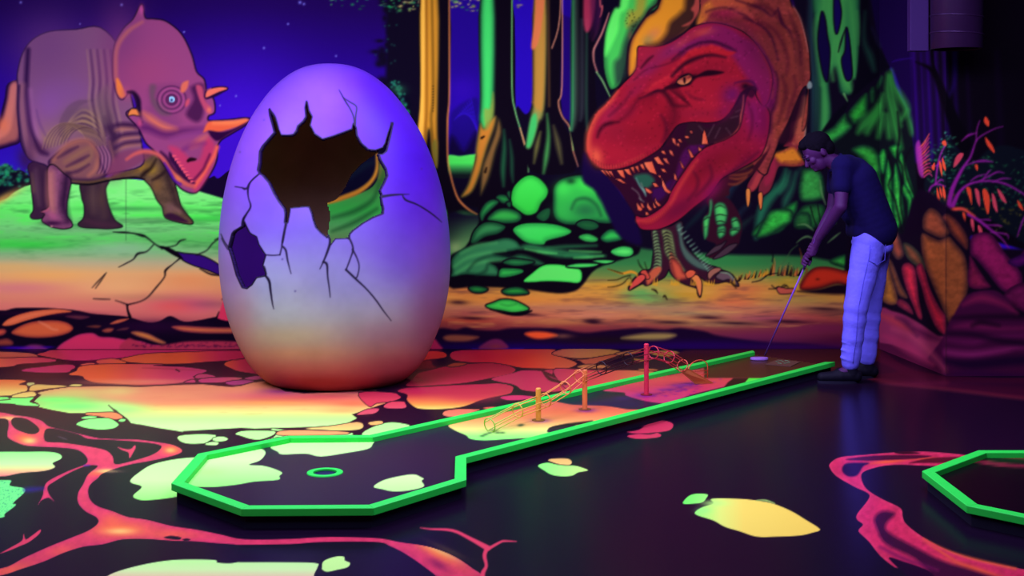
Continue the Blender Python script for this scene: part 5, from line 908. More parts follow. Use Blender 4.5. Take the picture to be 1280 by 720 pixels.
tag(obj('wall_back', v, f.tolist()+[[i+nv for i in g] for g in bf], paint_matte, colors=c), kind='structure')
for nm, A, B in [('wall_right_return', (CX1, y1), (CX2, CY2)), ('wall_right_front', (CX2, CY2), (x1, CY2))]:
    V, C, Fc, px, py = painted_wall(A, B, .0075)
    if nm == 'wall_right_return': C = np.clip(C*1.9, 0, .95)    # paint brightened to make up for weak light on the narrow return
    tag(obj(nm, V, Fc, paint_matte, colors=C), kind='structure')
tag(obj('wall_right_block', *boxm(CX2+.01, x1+.12, CY2+.01, y1+.14, 0, H), black_paint), kind='structure')
tag(obj('wall_left', *boxm(x0-.14, x0-.002, y0, y1, 0, H), black_paint), kind='structure')
tag(obj('wall_right', *boxm(x1+.002, x1+.14, y0, CY2, 0, H), black_paint), kind='structure')
tag(obj('wall_front', *boxm(x0-.14, x1+.14, y0-.14, y0, 0, H), black_paint), kind='structure')
tag(obj('ceiling', *boxm(x0-.14, x1+.14, y0-.14, y1+.14, H, H+.12), black_paint), kind='structure')

# ---- painted floor: fine where the pattern is, coarse elsewhere
def floor_canvas(step=1.15):
    xs = np.arange(-190, 1520, step); ys = np.arange(435, 745, step)
    c = Canvas(xs, ys); paint_floor(c); return c
cf = floor_canvas()
Dk = np.array((22,8,38.))
ys = np.concatenate([[435.9], cf.ys[cf.ys > 436.2], [780, 850, 1000, 1300, 1900, 3000]])
w_px = cf.xs
PX, PY = np.meshgrid(w_px, ys); D = F_PX*CAM_H/(PY-HOR)
col = sample(cf, PX, np.minimum(PY, cf.ys[-1]-1)); col[PY > cf.ys[-1]-1] = Dk
V = np.stack([(PX-640)/F_PX*D, D, np.zeros_like(D)], -1).reshape(-1, 3)
C = pigment(col, L_FLOOR).reshape(-1, 3)
Fc = gridfaces(len(ys), len(w_px))
keep = (V[Fc][:,:,0].max(1) < x1+.02) & (V[Fc][:,:,0].min(1) > x0-.02)
v, c, f = subset(V, C, Fc[keep][:, ::-1])
bv, bf = boxm(x0-.14, x1+.14, y0-.14, y1+.14, -.12, -.003); nv = len(v)
v = np.vstack([v, np.array(bv)]); c = np.vstack([c, np.tile(pigment(Dk, L_FLOOR), (8,1))])
tag(obj('floor', v, f.tolist()+[[i+nv for i in g] for g in bf], paint_floor_m, colors=c), kind='structure')

# ---------------------------------------------------------------- the giant egg
EX, EY = -1.163, 8.45
prof = np.array([(0,.44),(.012,.462),(.05,.508),(.11,.563),(.19,.612),(.29,.659),(.40,.70),(.53,.733),(.66,.752),(.80,.7605),(.93,.758),(1.06,.747),(1.19,.727),(1.32,.698),(1.45,.659),(1.56,.618),(1.66,.572),(1.76,.515),(1.85,.452),(1.93,.385),(2.0,.305),(2.045,.235),(2.075,.165),(2.092,.09),(2.098,.0)])
def egg_r(z): return np.interp(z, zz, rr_)
_c = catmull(prof, False, 8); zz, rr_ = _c[:,0], np.clip(_c[:,1], 0, None)
FRONT_HOLE = 'K2 277 133 288 155 300 172 312 212 326 248 356 251 386 246 399 228 405 208 430 186 443 165 439 125 444 100 452 138 466 165 457 203 478 243 515 268 562 255 600 241 650 222 655 198 665 215 669 250 690 287 722 315 755 318 788 306 800 285 813 240 830 195 818 255 802 318 785 331 766 331 776 360 800 400 806 430 792 462 773 497 780 515 778 535 788 580 786 600 746 615 700 640 652 675 636 692 632 712 K3 604 24 545 26 525 52 526 30 512 4 K2 535 706 508 684 488 662 476 630 470 602 457 570 440 567 400 571 368 574 364 602 357 640 347 640 350 600 345 578 320 545 300 512 275 460 246 426 232 418 225 404 232 370 234 322 246 299 270 271 300 236 291 200 280 160'
SIDE_HOLE = 'K3 105 8 90 66 104 110 124 185 148 236 166 240 187 224 206 194 245 186 240 160 232 145 245 100 235 85 216 55 206 22 190 14 178 6 K2 172 662 162 640 155 660 118 682'
REAR_HOLE = 'P 471 191 452 204 440 217 432 233 420 249 408 253.5 413 267 411 283 408 300 400 325 470 330 530 320 540 250 520 190 495 180 480 180'
ce = Canvas(np.arange(255, 590, .8), np.arange(60, 505, .8), (150,120,230))
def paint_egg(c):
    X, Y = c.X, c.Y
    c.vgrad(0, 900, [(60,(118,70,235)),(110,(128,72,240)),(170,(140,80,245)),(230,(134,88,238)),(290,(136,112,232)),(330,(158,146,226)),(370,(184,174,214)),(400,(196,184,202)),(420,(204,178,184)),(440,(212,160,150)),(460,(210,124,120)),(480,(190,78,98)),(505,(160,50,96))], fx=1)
    # violet on the right and top, warmer edges below
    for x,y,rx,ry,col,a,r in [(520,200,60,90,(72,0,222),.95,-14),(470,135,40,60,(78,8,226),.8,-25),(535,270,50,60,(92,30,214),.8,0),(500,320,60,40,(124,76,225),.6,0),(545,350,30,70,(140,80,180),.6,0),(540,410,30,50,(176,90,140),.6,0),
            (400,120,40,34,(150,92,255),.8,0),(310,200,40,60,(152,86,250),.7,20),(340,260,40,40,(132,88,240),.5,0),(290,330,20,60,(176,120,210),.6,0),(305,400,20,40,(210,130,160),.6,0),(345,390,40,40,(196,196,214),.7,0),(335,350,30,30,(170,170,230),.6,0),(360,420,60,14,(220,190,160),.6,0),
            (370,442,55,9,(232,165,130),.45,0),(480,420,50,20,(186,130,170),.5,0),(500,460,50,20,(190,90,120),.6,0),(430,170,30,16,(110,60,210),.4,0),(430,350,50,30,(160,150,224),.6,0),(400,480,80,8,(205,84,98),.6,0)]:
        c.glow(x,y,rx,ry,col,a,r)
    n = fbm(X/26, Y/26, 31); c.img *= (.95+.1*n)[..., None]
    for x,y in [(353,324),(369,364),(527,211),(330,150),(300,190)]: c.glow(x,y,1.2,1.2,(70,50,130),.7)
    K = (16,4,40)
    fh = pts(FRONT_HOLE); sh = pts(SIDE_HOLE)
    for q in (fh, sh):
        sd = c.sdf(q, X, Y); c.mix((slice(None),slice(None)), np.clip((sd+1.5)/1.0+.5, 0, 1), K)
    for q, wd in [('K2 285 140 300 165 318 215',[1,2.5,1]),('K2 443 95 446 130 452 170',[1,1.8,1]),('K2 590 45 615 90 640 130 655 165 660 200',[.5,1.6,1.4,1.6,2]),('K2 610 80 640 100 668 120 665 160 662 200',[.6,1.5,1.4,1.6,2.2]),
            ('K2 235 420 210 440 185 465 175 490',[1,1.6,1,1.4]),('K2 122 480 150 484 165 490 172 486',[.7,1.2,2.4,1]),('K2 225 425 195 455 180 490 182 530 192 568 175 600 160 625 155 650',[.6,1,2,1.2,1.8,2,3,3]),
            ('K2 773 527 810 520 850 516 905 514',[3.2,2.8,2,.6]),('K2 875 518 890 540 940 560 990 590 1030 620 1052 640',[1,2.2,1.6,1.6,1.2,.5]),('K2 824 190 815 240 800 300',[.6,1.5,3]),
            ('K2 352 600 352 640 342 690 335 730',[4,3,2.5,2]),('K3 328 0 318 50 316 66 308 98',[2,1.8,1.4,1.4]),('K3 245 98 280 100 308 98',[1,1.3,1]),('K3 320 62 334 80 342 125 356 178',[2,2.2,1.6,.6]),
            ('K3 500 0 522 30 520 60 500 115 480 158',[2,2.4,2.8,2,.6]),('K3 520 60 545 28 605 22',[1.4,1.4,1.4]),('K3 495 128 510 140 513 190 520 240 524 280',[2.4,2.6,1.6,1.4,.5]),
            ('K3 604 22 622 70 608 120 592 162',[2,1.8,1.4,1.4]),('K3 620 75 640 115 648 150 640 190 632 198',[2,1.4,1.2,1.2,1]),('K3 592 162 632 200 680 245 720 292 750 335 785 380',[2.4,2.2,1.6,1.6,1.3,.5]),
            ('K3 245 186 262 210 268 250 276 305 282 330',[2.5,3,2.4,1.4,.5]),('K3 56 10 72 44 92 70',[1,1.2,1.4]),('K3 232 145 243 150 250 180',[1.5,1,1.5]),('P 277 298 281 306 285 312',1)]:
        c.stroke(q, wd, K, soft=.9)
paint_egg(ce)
rim_c = None
nth = 520
th = np.concatenate([np.linspace(-math.pi/2-.12, math.pi/2+.12, nth), np.linspace(math.pi/2+.12, 1.5*math.pi-.12, 240)[1:-1]])   # front half fine
zf = np.concatenate([np.linspace(0, 1.98, 400), np.linspace(1.985, 2.097, 40)])
TH, ZZ = np.meshgrid(th, zf); RR = egg_r(ZZ)
LEAN = -.045*(ZZ/2.1)**2
EXv = EX+LEAN+RR*np.sin(TH); EYv = EY-RR*np.cos(TH)
ppx = 640+F_PX*EXv/EYv; ppy = HOR+F_PX*(CAM_H-ZZ)/EYv
# paint of the far side repeats that of the near side without the cracks
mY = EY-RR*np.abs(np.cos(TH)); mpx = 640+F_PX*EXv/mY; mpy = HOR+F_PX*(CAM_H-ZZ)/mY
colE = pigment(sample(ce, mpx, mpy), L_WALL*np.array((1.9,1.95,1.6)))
Fc = gridfaces(len(zf), len(th)); n_t = len(th)
wrap = np.array([[j*n_t+n_t-1, j*n_t, (j+1)*n_t, (j+1)*n_t+n_t-1] for j in range(len(zf)-1)]); Fc = np.vstack([Fc, wrap])
cxm = ppx.ravel()[Fc].mean(1); cym = ppy.ravel()[Fc].mean(1); fy = EYv.ravel()[Fc].mean(1)
def inside(poly, x, y):
    Pp = pts(poly); ins = np.zeros(x.shape, bool); n = len(Pp)
    for i in range(n):
        ax, ay = Pp[i]; bx, by = Pp[(i+1) % n]
        if ay != by: ins ^= ((ay > y) != (by > y)) & (x < (bx-ax)*(y-ay)/(by-ay)+ax)
    return ins
front = fy < EY+.02
rem = (front & (inside(FRONT_HOLE, cxm, cym) | inside(SIDE_HOLE, cxm, cym))) | (~front & inside(REAR_HOLE, cxm, cym))
Fc = Fc[~rem]; cxm, cym, front = cxm[~rem], cym[~rem], front[~rem]
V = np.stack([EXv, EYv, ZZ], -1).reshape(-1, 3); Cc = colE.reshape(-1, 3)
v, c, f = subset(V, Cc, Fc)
v = v-np.array((EX, EY, 0)); lowleft = (cxm < 352) & (cym > 262) & ~front
egg_paint = mat('egg_shell_paint', attr='paint', rough=.5, spec=.25)
egg_in = mat('egg_inner_brown', (.33,.20,.10), rough=.9, spec=.1, noise=.3, scale=5)
egg_edge = mat('egg_broken_edge', (.012,.005,.03), rough=.9, spec=.05)
egg_in_violet = mat('egg_inner_violet', (.07,.008,.20), rough=.9, spec=.1)
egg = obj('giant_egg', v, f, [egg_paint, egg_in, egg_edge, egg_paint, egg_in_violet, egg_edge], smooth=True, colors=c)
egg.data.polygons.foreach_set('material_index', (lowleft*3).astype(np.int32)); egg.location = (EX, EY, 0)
sm = egg.modifiers.new('shell', 'SOLIDIFY'); sm.thickness = .022; sm.offset = -1; sm.material_offset = 1; sm.material_offset_rim = 2
tag(egg, 'giant cracked egg with jagged holes, violet fading to orange, standing on the floor', 'egg')

# ---------------------------------------------------------------- minigolf lanes
GREEN = mat('green_rail_paint', pigment((38,220,88), L_FLOOR), rough=.5, spec=.3, noise=.06, scale=12)
BLACKB = mat('black_lane_board', (.006,.005,.012), rough=.7, spec=.2)
ZT, ZS = .085, .06
def offset_poly(Pl, d):
    n = len(Pl); out = []
    for i in range(n):
        a, b, c = Vector(Pl[i-1]), Vector(Pl[i]), Vector(Pl[(i+1) % n])
        e1 = (b-a).normalized(); e2 = (c-b).normalized(); n1 = Vector((-e1.y, e1.x)); n2 = Vector((-e2.y, e2.x))
        m = (n1+n2).normalized(); out.append(b+m*(d/max(.3, m.dot(n1))))
    return out
def lane(outline, open_edges, root, paint_fn, xs, ys, hole=None, fine=1.15):
    # outline: counter-clockwise outer line of the border at height ZT
    inn = offset_poly(outline, .052); n = len(outline)
    for i in range(n):
        if i in open_edges: continue
        j = (i+1) % n
        a, b, c, d = outline[i], outline[j], inn[j], inn[i]
        r = obj('border_rail', *prism([a,b,c,d], ZT-.032, ZT), GREEN, root)
        bv = r.modifiers.new('bevel', 'BEVEL'); bv.width = .003; bv.segments = 2
    obj('base_board', *prism(offset_poly(outline, .022), 0.0, ZS-.008), BLACKB, root)
    lc = Canvas(np.arange(xs[0], xs[1], fine), np.arange(ys[0], ys[1], fine)); paint_fn(lc)
    h, w = lc.X.shape; D = F_PX*(CAM_H-ZS)/(lc.Y-HOR); Xw = (lc.X-640)/F_PX*D
    V = np.stack([Xw, D, np.full_like(D, ZS)], -1).reshape(-1,3); C = pigment(lc.img, L_FLOOR).reshape(-1,3); Fc = gridfaces(h, w)[:, ::-1]
    cx = V[Fc].mean(1)[:, :2]; ring = offset_poly(outline, .03)
    ins = np.zeros(len(Fc), bool)
    for i in range(n):
        ax, ay = ring[i]; bx, by = ring[(i+1) % n]
        if ay != by: ins ^= ((ay > cx[:,1]) != (by > cx[:,1])) & (cx[:,0] < (bx-ax)*(cx[:,1]-ay)/(by-ay)+ax)
    if hole is not None: ins &= np.hypot(cx[:,0]-hole.x, cx[:,1]-hole.y) > .058
    v, c, f = subset(V, C, Fc[ins]); obj('playing_surface', v, f, paint_lane_m, root, colors=c)

pxl = [('A',214,604),('B',247,567),('C',359,544.5),('D',462,543.5),('L',941,437.8),('R',1044,452.2),('H',583,571.5),('G',583,599.5),('F',467,635),('E',302,636)]
out1 = [P(a, b, ZT).xy for _, a, b in pxl][::-1]     # counter-clockwise: E F G H R L D C B A
area2 = sum(out1[i-1].cross(out1[i]) for i in range(len(out1)))
if area2 < 0: out1 = out1[::-1]
open1 = [i for i in range(10) if {tuple(out1[i]), tuple(out1[(i+1)%10])} == {tuple(P(941,437.8,ZT).xy), tuple(P(1044,452.2,ZT).xy)}]
def paint_lane(c):
    c.img[:] = (40,26,52)
    c.glow(640,545,120,14,(30,30,60),.6); c.glow(500,575,120,26,(48,26,56),.6); c.glow(760,505,60,6,(36,16,90),.7); c.glow(720,498,40,5,(24,40,60),.6)
    PG = [(545,(180,255,160)),(575,(205,255,175)),(612,(140,250,125))]
    c.rampfill('F2 80 440 130 380 195 318 330 296 400 280 435 288 442 305 420 330 378 346 430 350 470 360 500 372 508 380 497 390 492 405 400 412 330 424 240 433 150 432', PG)
    c.glow(262,590,20,5,(170,250,130),.5)
    c.rampfill('F2 463 276 520 255 700 245 855 245 860 268 840 285 760 300 660 314 600 303 510 306 490 295', PG)
    c.rampfill('F2 865 432 900 408 960 392 1020 384 1050 395 1060 402 1052 410 1060 432 1000 447 940 450 900 442', [(590,(215,255,180)),(612,(190,255,160))])
    c.rampfill('F5 2 325 60 308 180 280 300 255 420 225 480 222 560 235 700 240 800 255 900 262 600 335 560 318 490 325 455 335 440 352 450 365 400 378 250 388 160 393 100 386 80 370 30 348', [(505,(222,90,90)),(515,(232,110,84)),(525,(240,150,100)),(532,(245,190,120)),(538,(220,236,140)),(545,(150,255,130)),(552,(130,255,130))], smooth=True)
    c.glow(780,505,30,5,(226,80,90),.0); c.stroke('F5 450 340 520 325 600 316 640 310',[1,3,4,3],(30,16,34))
    c.rampfill('F5 690 172 760 152 870 120 1000 100 1200 60 1400 60 1500 110 1300 140 1100 185 980 225 900 222 830 206 790 192 780 180', [(455,(150,40,60)),(472,(214,66,80)),(480,(216,60,90)),(490,(205,50,110)),(505,(190,50,120))])
    for x,y,rx,ry,a in [(850,482,14,3,.5),(862,480,10,2,.6),(835,487,14,2.5,.4),(806,494,12,3,.6),(872,476,8,2,.5),(780,498,14,3,.3),(733,513,12,2.5,.6),(676,526,12,2.5,.5)]: c.glow(x,y,rx,ry,(70,10,170),a)
    rnd = random.Random(3)
    for i in range(60): x = rnd.gauss(855,24); c.glow(x,485-(x-855)*.25+rnd.gauss(0,3),rnd.uniform(1,4),.7,(110,10,140),.5)
    for x,y in [(650,532),(652,531),(612,541),(618,538),(622,541),(607,543),(603,545),(628,541)]: c.glow(x,y,3.4,1.1,(30,60,50),.8)
    c.poly('F5 820 300 700 250 760 240 880 262', (190,70,90), a=.0)
    c.poly('P 880 430 1060 430 1070 472.4 917 472.4 880 472.4', (62,30,28), smooth=False); c.poly('P 700 430 882 430 896 466 894 472.4 870 470 790 466 740 480 700 500', (34,26,30), a=.0)
    c.poly('P 917 472.6 960 472.6 960 490 900 490 910 478', (14,4,20), smooth=False, soft=2); c.rampfill('P 936 472.6 962 472.6 956 484 930 484 932 477', [(470,(60,240,60)),(484,(110,250,110))], smooth=False)
lane1 = empty('minigolf_lane', P(400, 590, 0)); lane1.location.z = 0
hole_c = P(406.2, 591, ZS)
lane(out1, open1, lane1, paint_lane, (200, 1060), (432, 650), hole=hole_c)
# hole ring and cup
hr = []
for k in range(48):
    a = 2*math.pi*k/48; hr.append([(hole_c.x+r*math.cos(a), hole_c.y+r*math.sin(a), z) for r, z in ((.053,ZS-.004),(.053,ZS+.004),(.08,ZS+.004),(.082,ZS-.001))])
Vr = [p for q in hr for p in q]; Fr = [[k*4+i, ((k+1)%48)*4+i, ((k+1)%48)*4+i+1, k*4+i+1] for k in range(48) for i in range(3)]
tag(obj('hole_ring', Vr, Fr, GREEN, lane1), 'green ring around the hole')
cup = [(hole_c.x+r*math.cos(2*math.pi*k/32), hole_c.y+r*math.sin(2*math.pi*k/32), z) for r, z in ((.0585,ZS-.0005),(.055,ZS-.001),(.053,ZS-.006),(.0,ZS-.007)) for k in range(32)]
Fcup = [[j*32+k, j*32+(k+1)%32, (j+1)*32+(k+1)%32, (j+1)*32+k] for j in range(3) for k in range(32)]
CUPM = mat('cup_black', (.004,.003,.03), rough=.4, spec=.5)
obj('cup', cup, Fcup, CUPM, lane1)
tag(lane1, 'long green-railed minigolf lane with an octagonal end and a hole, running diagonally', 'minigolf lane')

# second lane, cut by the right edge of the picture
a2 = P(1152.4, 588.5, ZT).xy; e2 = .56
dirs = [(0,-1),(.7071,-.7071),(1,0),(.7071,.7071),(0,1),(-.7071,.7071),(-1,0)]
out2 = [a2+Vector((.0,0))]
for dx, dy in dirs: out2.append(out2[-1]+Vector((dx,dy))*e2)
def paint_lane2(c):
    c.img[:] = (16,4,20); c.glow(1300,572,100,6,(20,40,30),.5)
    c.poly('F7 1090 100 1120 96 1200 106 1300 112 1700 112 1700 124 1300 124 1200 120 1120 108', (120,24,60), soft=2); c.poly('F7 1190 80 1400 78 1700 80 1700 98 1300 96', (150,60,60), soft=3, a=.7)
lane2 = empty('minigolf_lane', (a2.x+.6, a2.y, 0))
lane(out2, [], lane2, paint_lane2, (1150, 1660), (552, 690), fine=2.5)
tag(lane2, 'dark minigolf lane with a green rim cut by the right edge, beside the pink lava', 'minigolf lane')

# ---------------------------------------------------------------- tunnel of rods and hoops on the long lane
LW = L_FLOOR
def pm(name, rgb, **k): return mat(name, pigment(rgb, LW), rough=.45, spec=.35, **k)
b1, b3 = P(673,525.5,ZS), P(808,493.5,ZS)
def on_axis(px, py=None):
    """point on the obstacle's centre line above which px is seen; with py also its height"""
    k = (px-640)/F_PX; t = (k*b1.y-b1.x)/((b3.x-b1.x)-k*(b3.y-b1.y)); g = b1.lerp(b3, t)
    if py is None: return g
    return Vector((g.x, g.y, CAM_H-(py-HOR)/F_PX*g.y))
tun = empty('hoop_tunnel', (on_axis(731).x, on_axis(731).y, ZS))
tag(tun, 'raised tunnel of thin rods and hoops on three posts along the long lane', 'golf obstacle')
post_cols = [(240,160,72),(238,124,84),(226,44,92)]
for (px_, top), cl in zip([(673,485),(731,462),(808,429.5)], post_cols):
    g = on_axis(px_); zt = CAM_H-(top-HOR)/F_PX*g.y
    po = obj('post', *cat_mesh([tube([(g.x,g.y,ZS),(g.x,g.y,zt-.004),(g.x,g.y,zt)], [.0145,.0145,.011], 18)]), pm('post_paint', cl), tun)
    fl = [(g.x+.035*math.cos(a), g.y+.035*math.sin(a)) for a in np.linspace(0, 2*math.pi, 20, endpoint=False)]
    obj('foot_plate', *prism(fl, ZS, ZS+.004), pm('foot_paint', tuple(int(q*.6) for q in cl)), tun)
rings = [(612,531.5,(170,205,90)),(647,513,(230,180,84)),(682,500,(238,150,76)),(707,484.5,(240,140,90)),(724,470.5,(238,124,84)),(752,460,(40,14,16)),(785,448.5,(44,14,18)),(817,440.5,(214,50,84)),(836.5,446.5,(214,52,80)),(853,457,(226,84,80))]
cen = [on_axis(a, b) for a, b, _ in rings]
def axis_dir(i): return (cen[min(i+1,len(cen)-1)]-cen[max(i-1,0)]).normalized()
RR0 = .037
for i, (c_, (_, _, cl)) in enumerate(zip(cen, rings)):
    obj('hoop', *ringm(c_, axis_dir(i), RR0, .0034), pm('hoop_paint', cl), tun, smooth=True)
rod_m = mat('rod_paint', attr='paint', rough=.45, spec=.3)
for ang in (0, 75, 150, 210, 285):
    path, cl = [], []
    for i, c_ in enumerate(cen):
        n_ = axis_dir(i); u = Vector((0,0,1)); u = (u-n_*u.dot(n_)).normalized(); w_ = n_.cross(u)
        path.append(c_+(u*math.cos(R_(ang))+w_*math.sin(R_(ang)))*RR0)
    Pp, Cp = [], []
    for i in range(len(path)-1):
        for t in np.linspace(0, 1, 6, endpoint=False):
            Pp.append(path[i].lerp(path[i+1], float(t))); Cp.append(np.array(rings[i][2])*(1-t)+np.array(rings[i+1][2])*t)
    Pp.append(path[-1]); Cp.append(np.array(rings[-1][2]))
    v, f = tube(Pp, .0031, 6); obj('rod', v, f, rod_m, tun, smooth=True, colors=np.repeat(pigment(np.array(Cp), LW), 6, axis=0))
# chute at the exit, with an arched guard
ca, cb = on_axis(856, 461.5), on_axis(889, 478.5); cb.z = max(cb.z, ZS+.006); dr = (cb-ca).normalized(); sd = Vector((0,0,1)).cross(dr).normalized()*.036; nz = dr.cross(sd).normalized()*.004
q = [Q(851,464.5,ca.y-.01), Q(859,460,ca.y+.02), P(892.5,479,ZS+.003), P(869,480,ZS+.003)]; nz = (q[1]-q[0]).cross(q[3]-q[0]).normalized()*.002
obj('chute', *cat_mesh([([p-nz for p in q]+[p+nz for p in q], [[3,2,1,0],[4,5,6,7],[0,1,5,4],[1,2,6,5],[2,3,7,6],[3,0,4,7]])]), pm('chute_paint', (176,84,54)), tun)
arch_c = on_axis(879); arch_c.z = ZS+.02
gm = pm('guard_paint', (226,84,70))
for off in (.036, -.036):
    pth = [ca+sd.normalized()*off*1.0+Vector((0,0,.0)), on_axis(868)+sd.normalized()*off+Vector((0,0,.105-.0)), ]
a0, a1 = on_axis(866), on_axis(890.5)
pth = [Vector((a0.x, a0.y, ZS+.055))]+[a0.lerp(a1, .5-.5*math.cos(a))+Vector((0,0,.075+.055*math.sin(a))) for a in np.linspace(.25, math.pi, 14)]+[Vector((a1.x, a1.y, ZS+.004))]
obj('guard_arch', *tube([p+sd.normalized()*.036 for p in pth], .0034, 8), gm, tun, smooth=True)
for t, zz_ in ((.35,.05),(.75,.03)):
    p_ = ca.lerp(cb, t)
    obj('guard_bar', *tube([p_+sd+Vector((0,0,.004)), Vector((a1.x,a1.y,ZS+zz_))+sd.normalized()*.036], .0028, 8), gm, tun, smooth=True)

# ---------------------------------------------------------------- tee plate
tp = [P(a,b,ZS+.0045) for a,b in [(956.8,454.8),(988.5,457.6),(1000.5,452),(973,448.7)]]
plate = obj('tee_plate', *prism([(p.x,p.y) for p in tp], ZS, ZS+.004), pm('plate_grey', (92,54,62)))
tag(plate, 'small flat grey tee plate with worn green mark lying between the rail ends', 'plate')
for k, (u_, w_) in enumerate([((970,452),(976,450.8)),((976,450.8),(980,452.6)),((981,450.8),(985,451.2)),((985,451.2),(987,453)),((980,454.3),(986,453.6)),((972,454),(977,454.6))]):
    a, b = P(*u_, ZS+.004), P(*w_, ZS+.004); obj('mark', *tube([a,b], .0035, 6), pm('mark_paint', (96,120,110)), plate)

# ---------------------------------------------------------------- ducts in the dark corner
duct_m = mat('duct_metal', (.035,.010,.045), rough=.4, spec=.5, metal=.55, noise=.25, scale=4)
DX, DY, DR = (1196-640)/F_PX*8.2, 8.2, .162
def lathe(cx, cy, prof_, n=40):
    V = [(cx+r*math.cos(2*math.pi*k/n), cy+r*math.sin(2*math.pi*k/n), z) for r, z in prof_ for k in range(n)]
    return V, [[j*n+k, j*n+(k+1)%n, (j+1)*n+(k+1)%n, (j+1)*n+k] for j in range(len(prof_)-1) for k in range(n)]
duct = empty('round_duct', (DX, DY, 2.17)); tag(duct, 'dull metal round duct with raised seams hanging from the ceiling above the painted plants', 'duct')
obj('pipe', *lathe(DX, DY, [(DR-.01,2.18),(DR-.006,2.172),(DR,2.175),(DR,3.295)]), duct_m, duct, smooth=True)
obj('end_cap', *lathe(DX, DY, [(.0,2.20),(DR-.012,2.20)]), BLACKB, duct)
for z in (2.27, 2.38, 2.52, 2.66, 2.8, 2.95, 3.1): obj('seam', *ringm((DX,DY,z), (0.06,0,1), DR+.001, .005, n=48, up=(1,0,0)), duct_m, duct, smooth=True)
rx0, rx1 = (1138-640)/F_PX*8.3, (1161-640)/F_PX*8.3
fd = obj('flat_duct', *boxm(rx0, rx1, 8.3, 8.37, 2.17, 3.295), mat('flat_duct_paint', (.022,.002,.05), rough=.7, spec=.3, noise=.1, scale=3))
bv = fd.modifiers.new('bevel', 'BEVEL'); bv.width = .004; bv.segments = 2
tag(fd, 'narrow purple rectangular duct hanging left of the round metal duct', 'duct')

# ---------------------------------------------------------------- blacklight fittings on the ceiling (above the picture)
for k, (lx, ly) in enumerate([(-2.4,5.75),(1.4,5.35),(-1.6,2.2),(2.2,3.9)]):
    f_ = empty('blacklight_fitting', (lx, ly, 3.3)); lab = ['over the left half of the back wall','over the tyrannosaurus side of the room','over the near left floor','over the near right floor'][k]
    tag(f_, 'black ceiling fitting with violet tube '+lab, 'lamp', 'blacklight fittings')
    obj('housing', *boxm(lx-.6, lx+.6, ly-.06, ly+.06, 3.24, 3.3), BLACKB, f_)
    obj('tube', *tube([(lx-.58,ly,3.22),(lx+.58,ly,3.22)], .014, 12), mat('tube_glow', (.1,.02,.4), emit=((.35,.1,1.0), 6)), f_)
# ---------------------------------------------------------------- the player
MD = 8.42
def W(px, py, D=MD): return Q(px, py, D)
def blob_mesh(name, parts, voxel, m, parent=None, smooth_it=6, tail=None):
    """union of tapered capsules and ellipsoids, remeshed to one continuous surface"""
    bm = bmesh.new()
    for p in parts:
        if p[0] == 'c':
            _, a, b, ra, rb = p[:5]; a, b = Vector(a), Vector(b); L = (b-a).length; n = max(2, int(L/(.35*min(ra,rb)))+1)
            n = min(n, 40)
            for i in range(n+1):
                t = i/n; c_ = a.lerp(b, t); r = ra+(rb-ra)*t
                bmesh.ops.create_icosphere(bm, subdivisions=3 if r > .03 else 2, radius=r, matrix=Matrix.Translation(c_))
        else:
            _, c_, rx, ry, rz = p[:5]; rot = p[5] if len(p) > 5 else Matrix.Identity(4)
            bmesh.ops.create_icosphere(bm, subdivisions=4 if max(rx,rz) > .04 else 3, radius=1, matrix=Matrix.Translation(Vector(c_)) @ rot @ Matrix.Diagonal((rx,ry,rz,1)))
    me = bpy.data.meshes.new(name+'_raw'); bm.to_mesh(me); bm.free()
    t = bpy.data.objects.new(name+'_raw', me); COL.objects.link(t)
    r = t.modifiers.new('r', 'REMESH'); r.mode = 'VOXEL'; r.voxel_size = voxel; r.use_smooth_shade = True
    s = t.modifiers.new('s', 'SMOOTH'); s.factor = .6; s.iterations = smooth_it
    dg = bpy.context.evaluated_depsgraph_get(); me2 = bpy.data.meshes.new_from_object(t.evaluated_get(dg)); me2.name = name
    bpy.data.objects.remove(t); bpy.data.meshes.remove(me)
    if parent is not None: me2.transform(Matrix.Translation(-Vector(parent.location)))
    me2.materials.clear(); me2.materials.append(m)
    o = bpy.data.objects.new(name, me2); COL.objects.link(o)
    if parent is not None: o.parent = parent
    return o
person = empty('person', W(1075, 475)); person.location.z = 0
tag(person, 'person in dark blue polo shirt and pale blue jeans bending over a golf putter', 'person')
skin = mat('skin', (.045,.007,.05), rough=.6, spec=.2, noise=.12, scale=14)
DN, DF = 8.30, 8.53          # near and far side depths
hip_n, hip_f = W(1087,300,DN+.03), W(1094,298,DF-.02)
kn_n, kn_f = W(1070,384,DN), W(1088,384,DF)
an_n, an_f = W(1063,462,DN+.02), W(1084,457,DF-.02)
sh_n, sh_f = W(1054,208,DN-.03), W(1049,207,DF+.05)
el_n, el_f = W(1051,258,DN-.08), W(1041,262,DF+.06)
wr_n, wr_f = W(1024,298,DN+.10), W(1020,300,DF-.03)
pel = W(1091,286); chest = W(1068,226); neck = W(1043,203); head = W(1022,190)
tilt = Matrix.Rotation(R_(-38), 4, 'Y')      # chin down towards the ball
def hd(x, y, z): return head+(tilt @ Vector((x,y,z)))   # head frame: -x face, +z crown
grip_t, grip_b = W(1019,304,8.46), W(1007,332,8.49)
gd = (grip_b-grip_t).normalized()
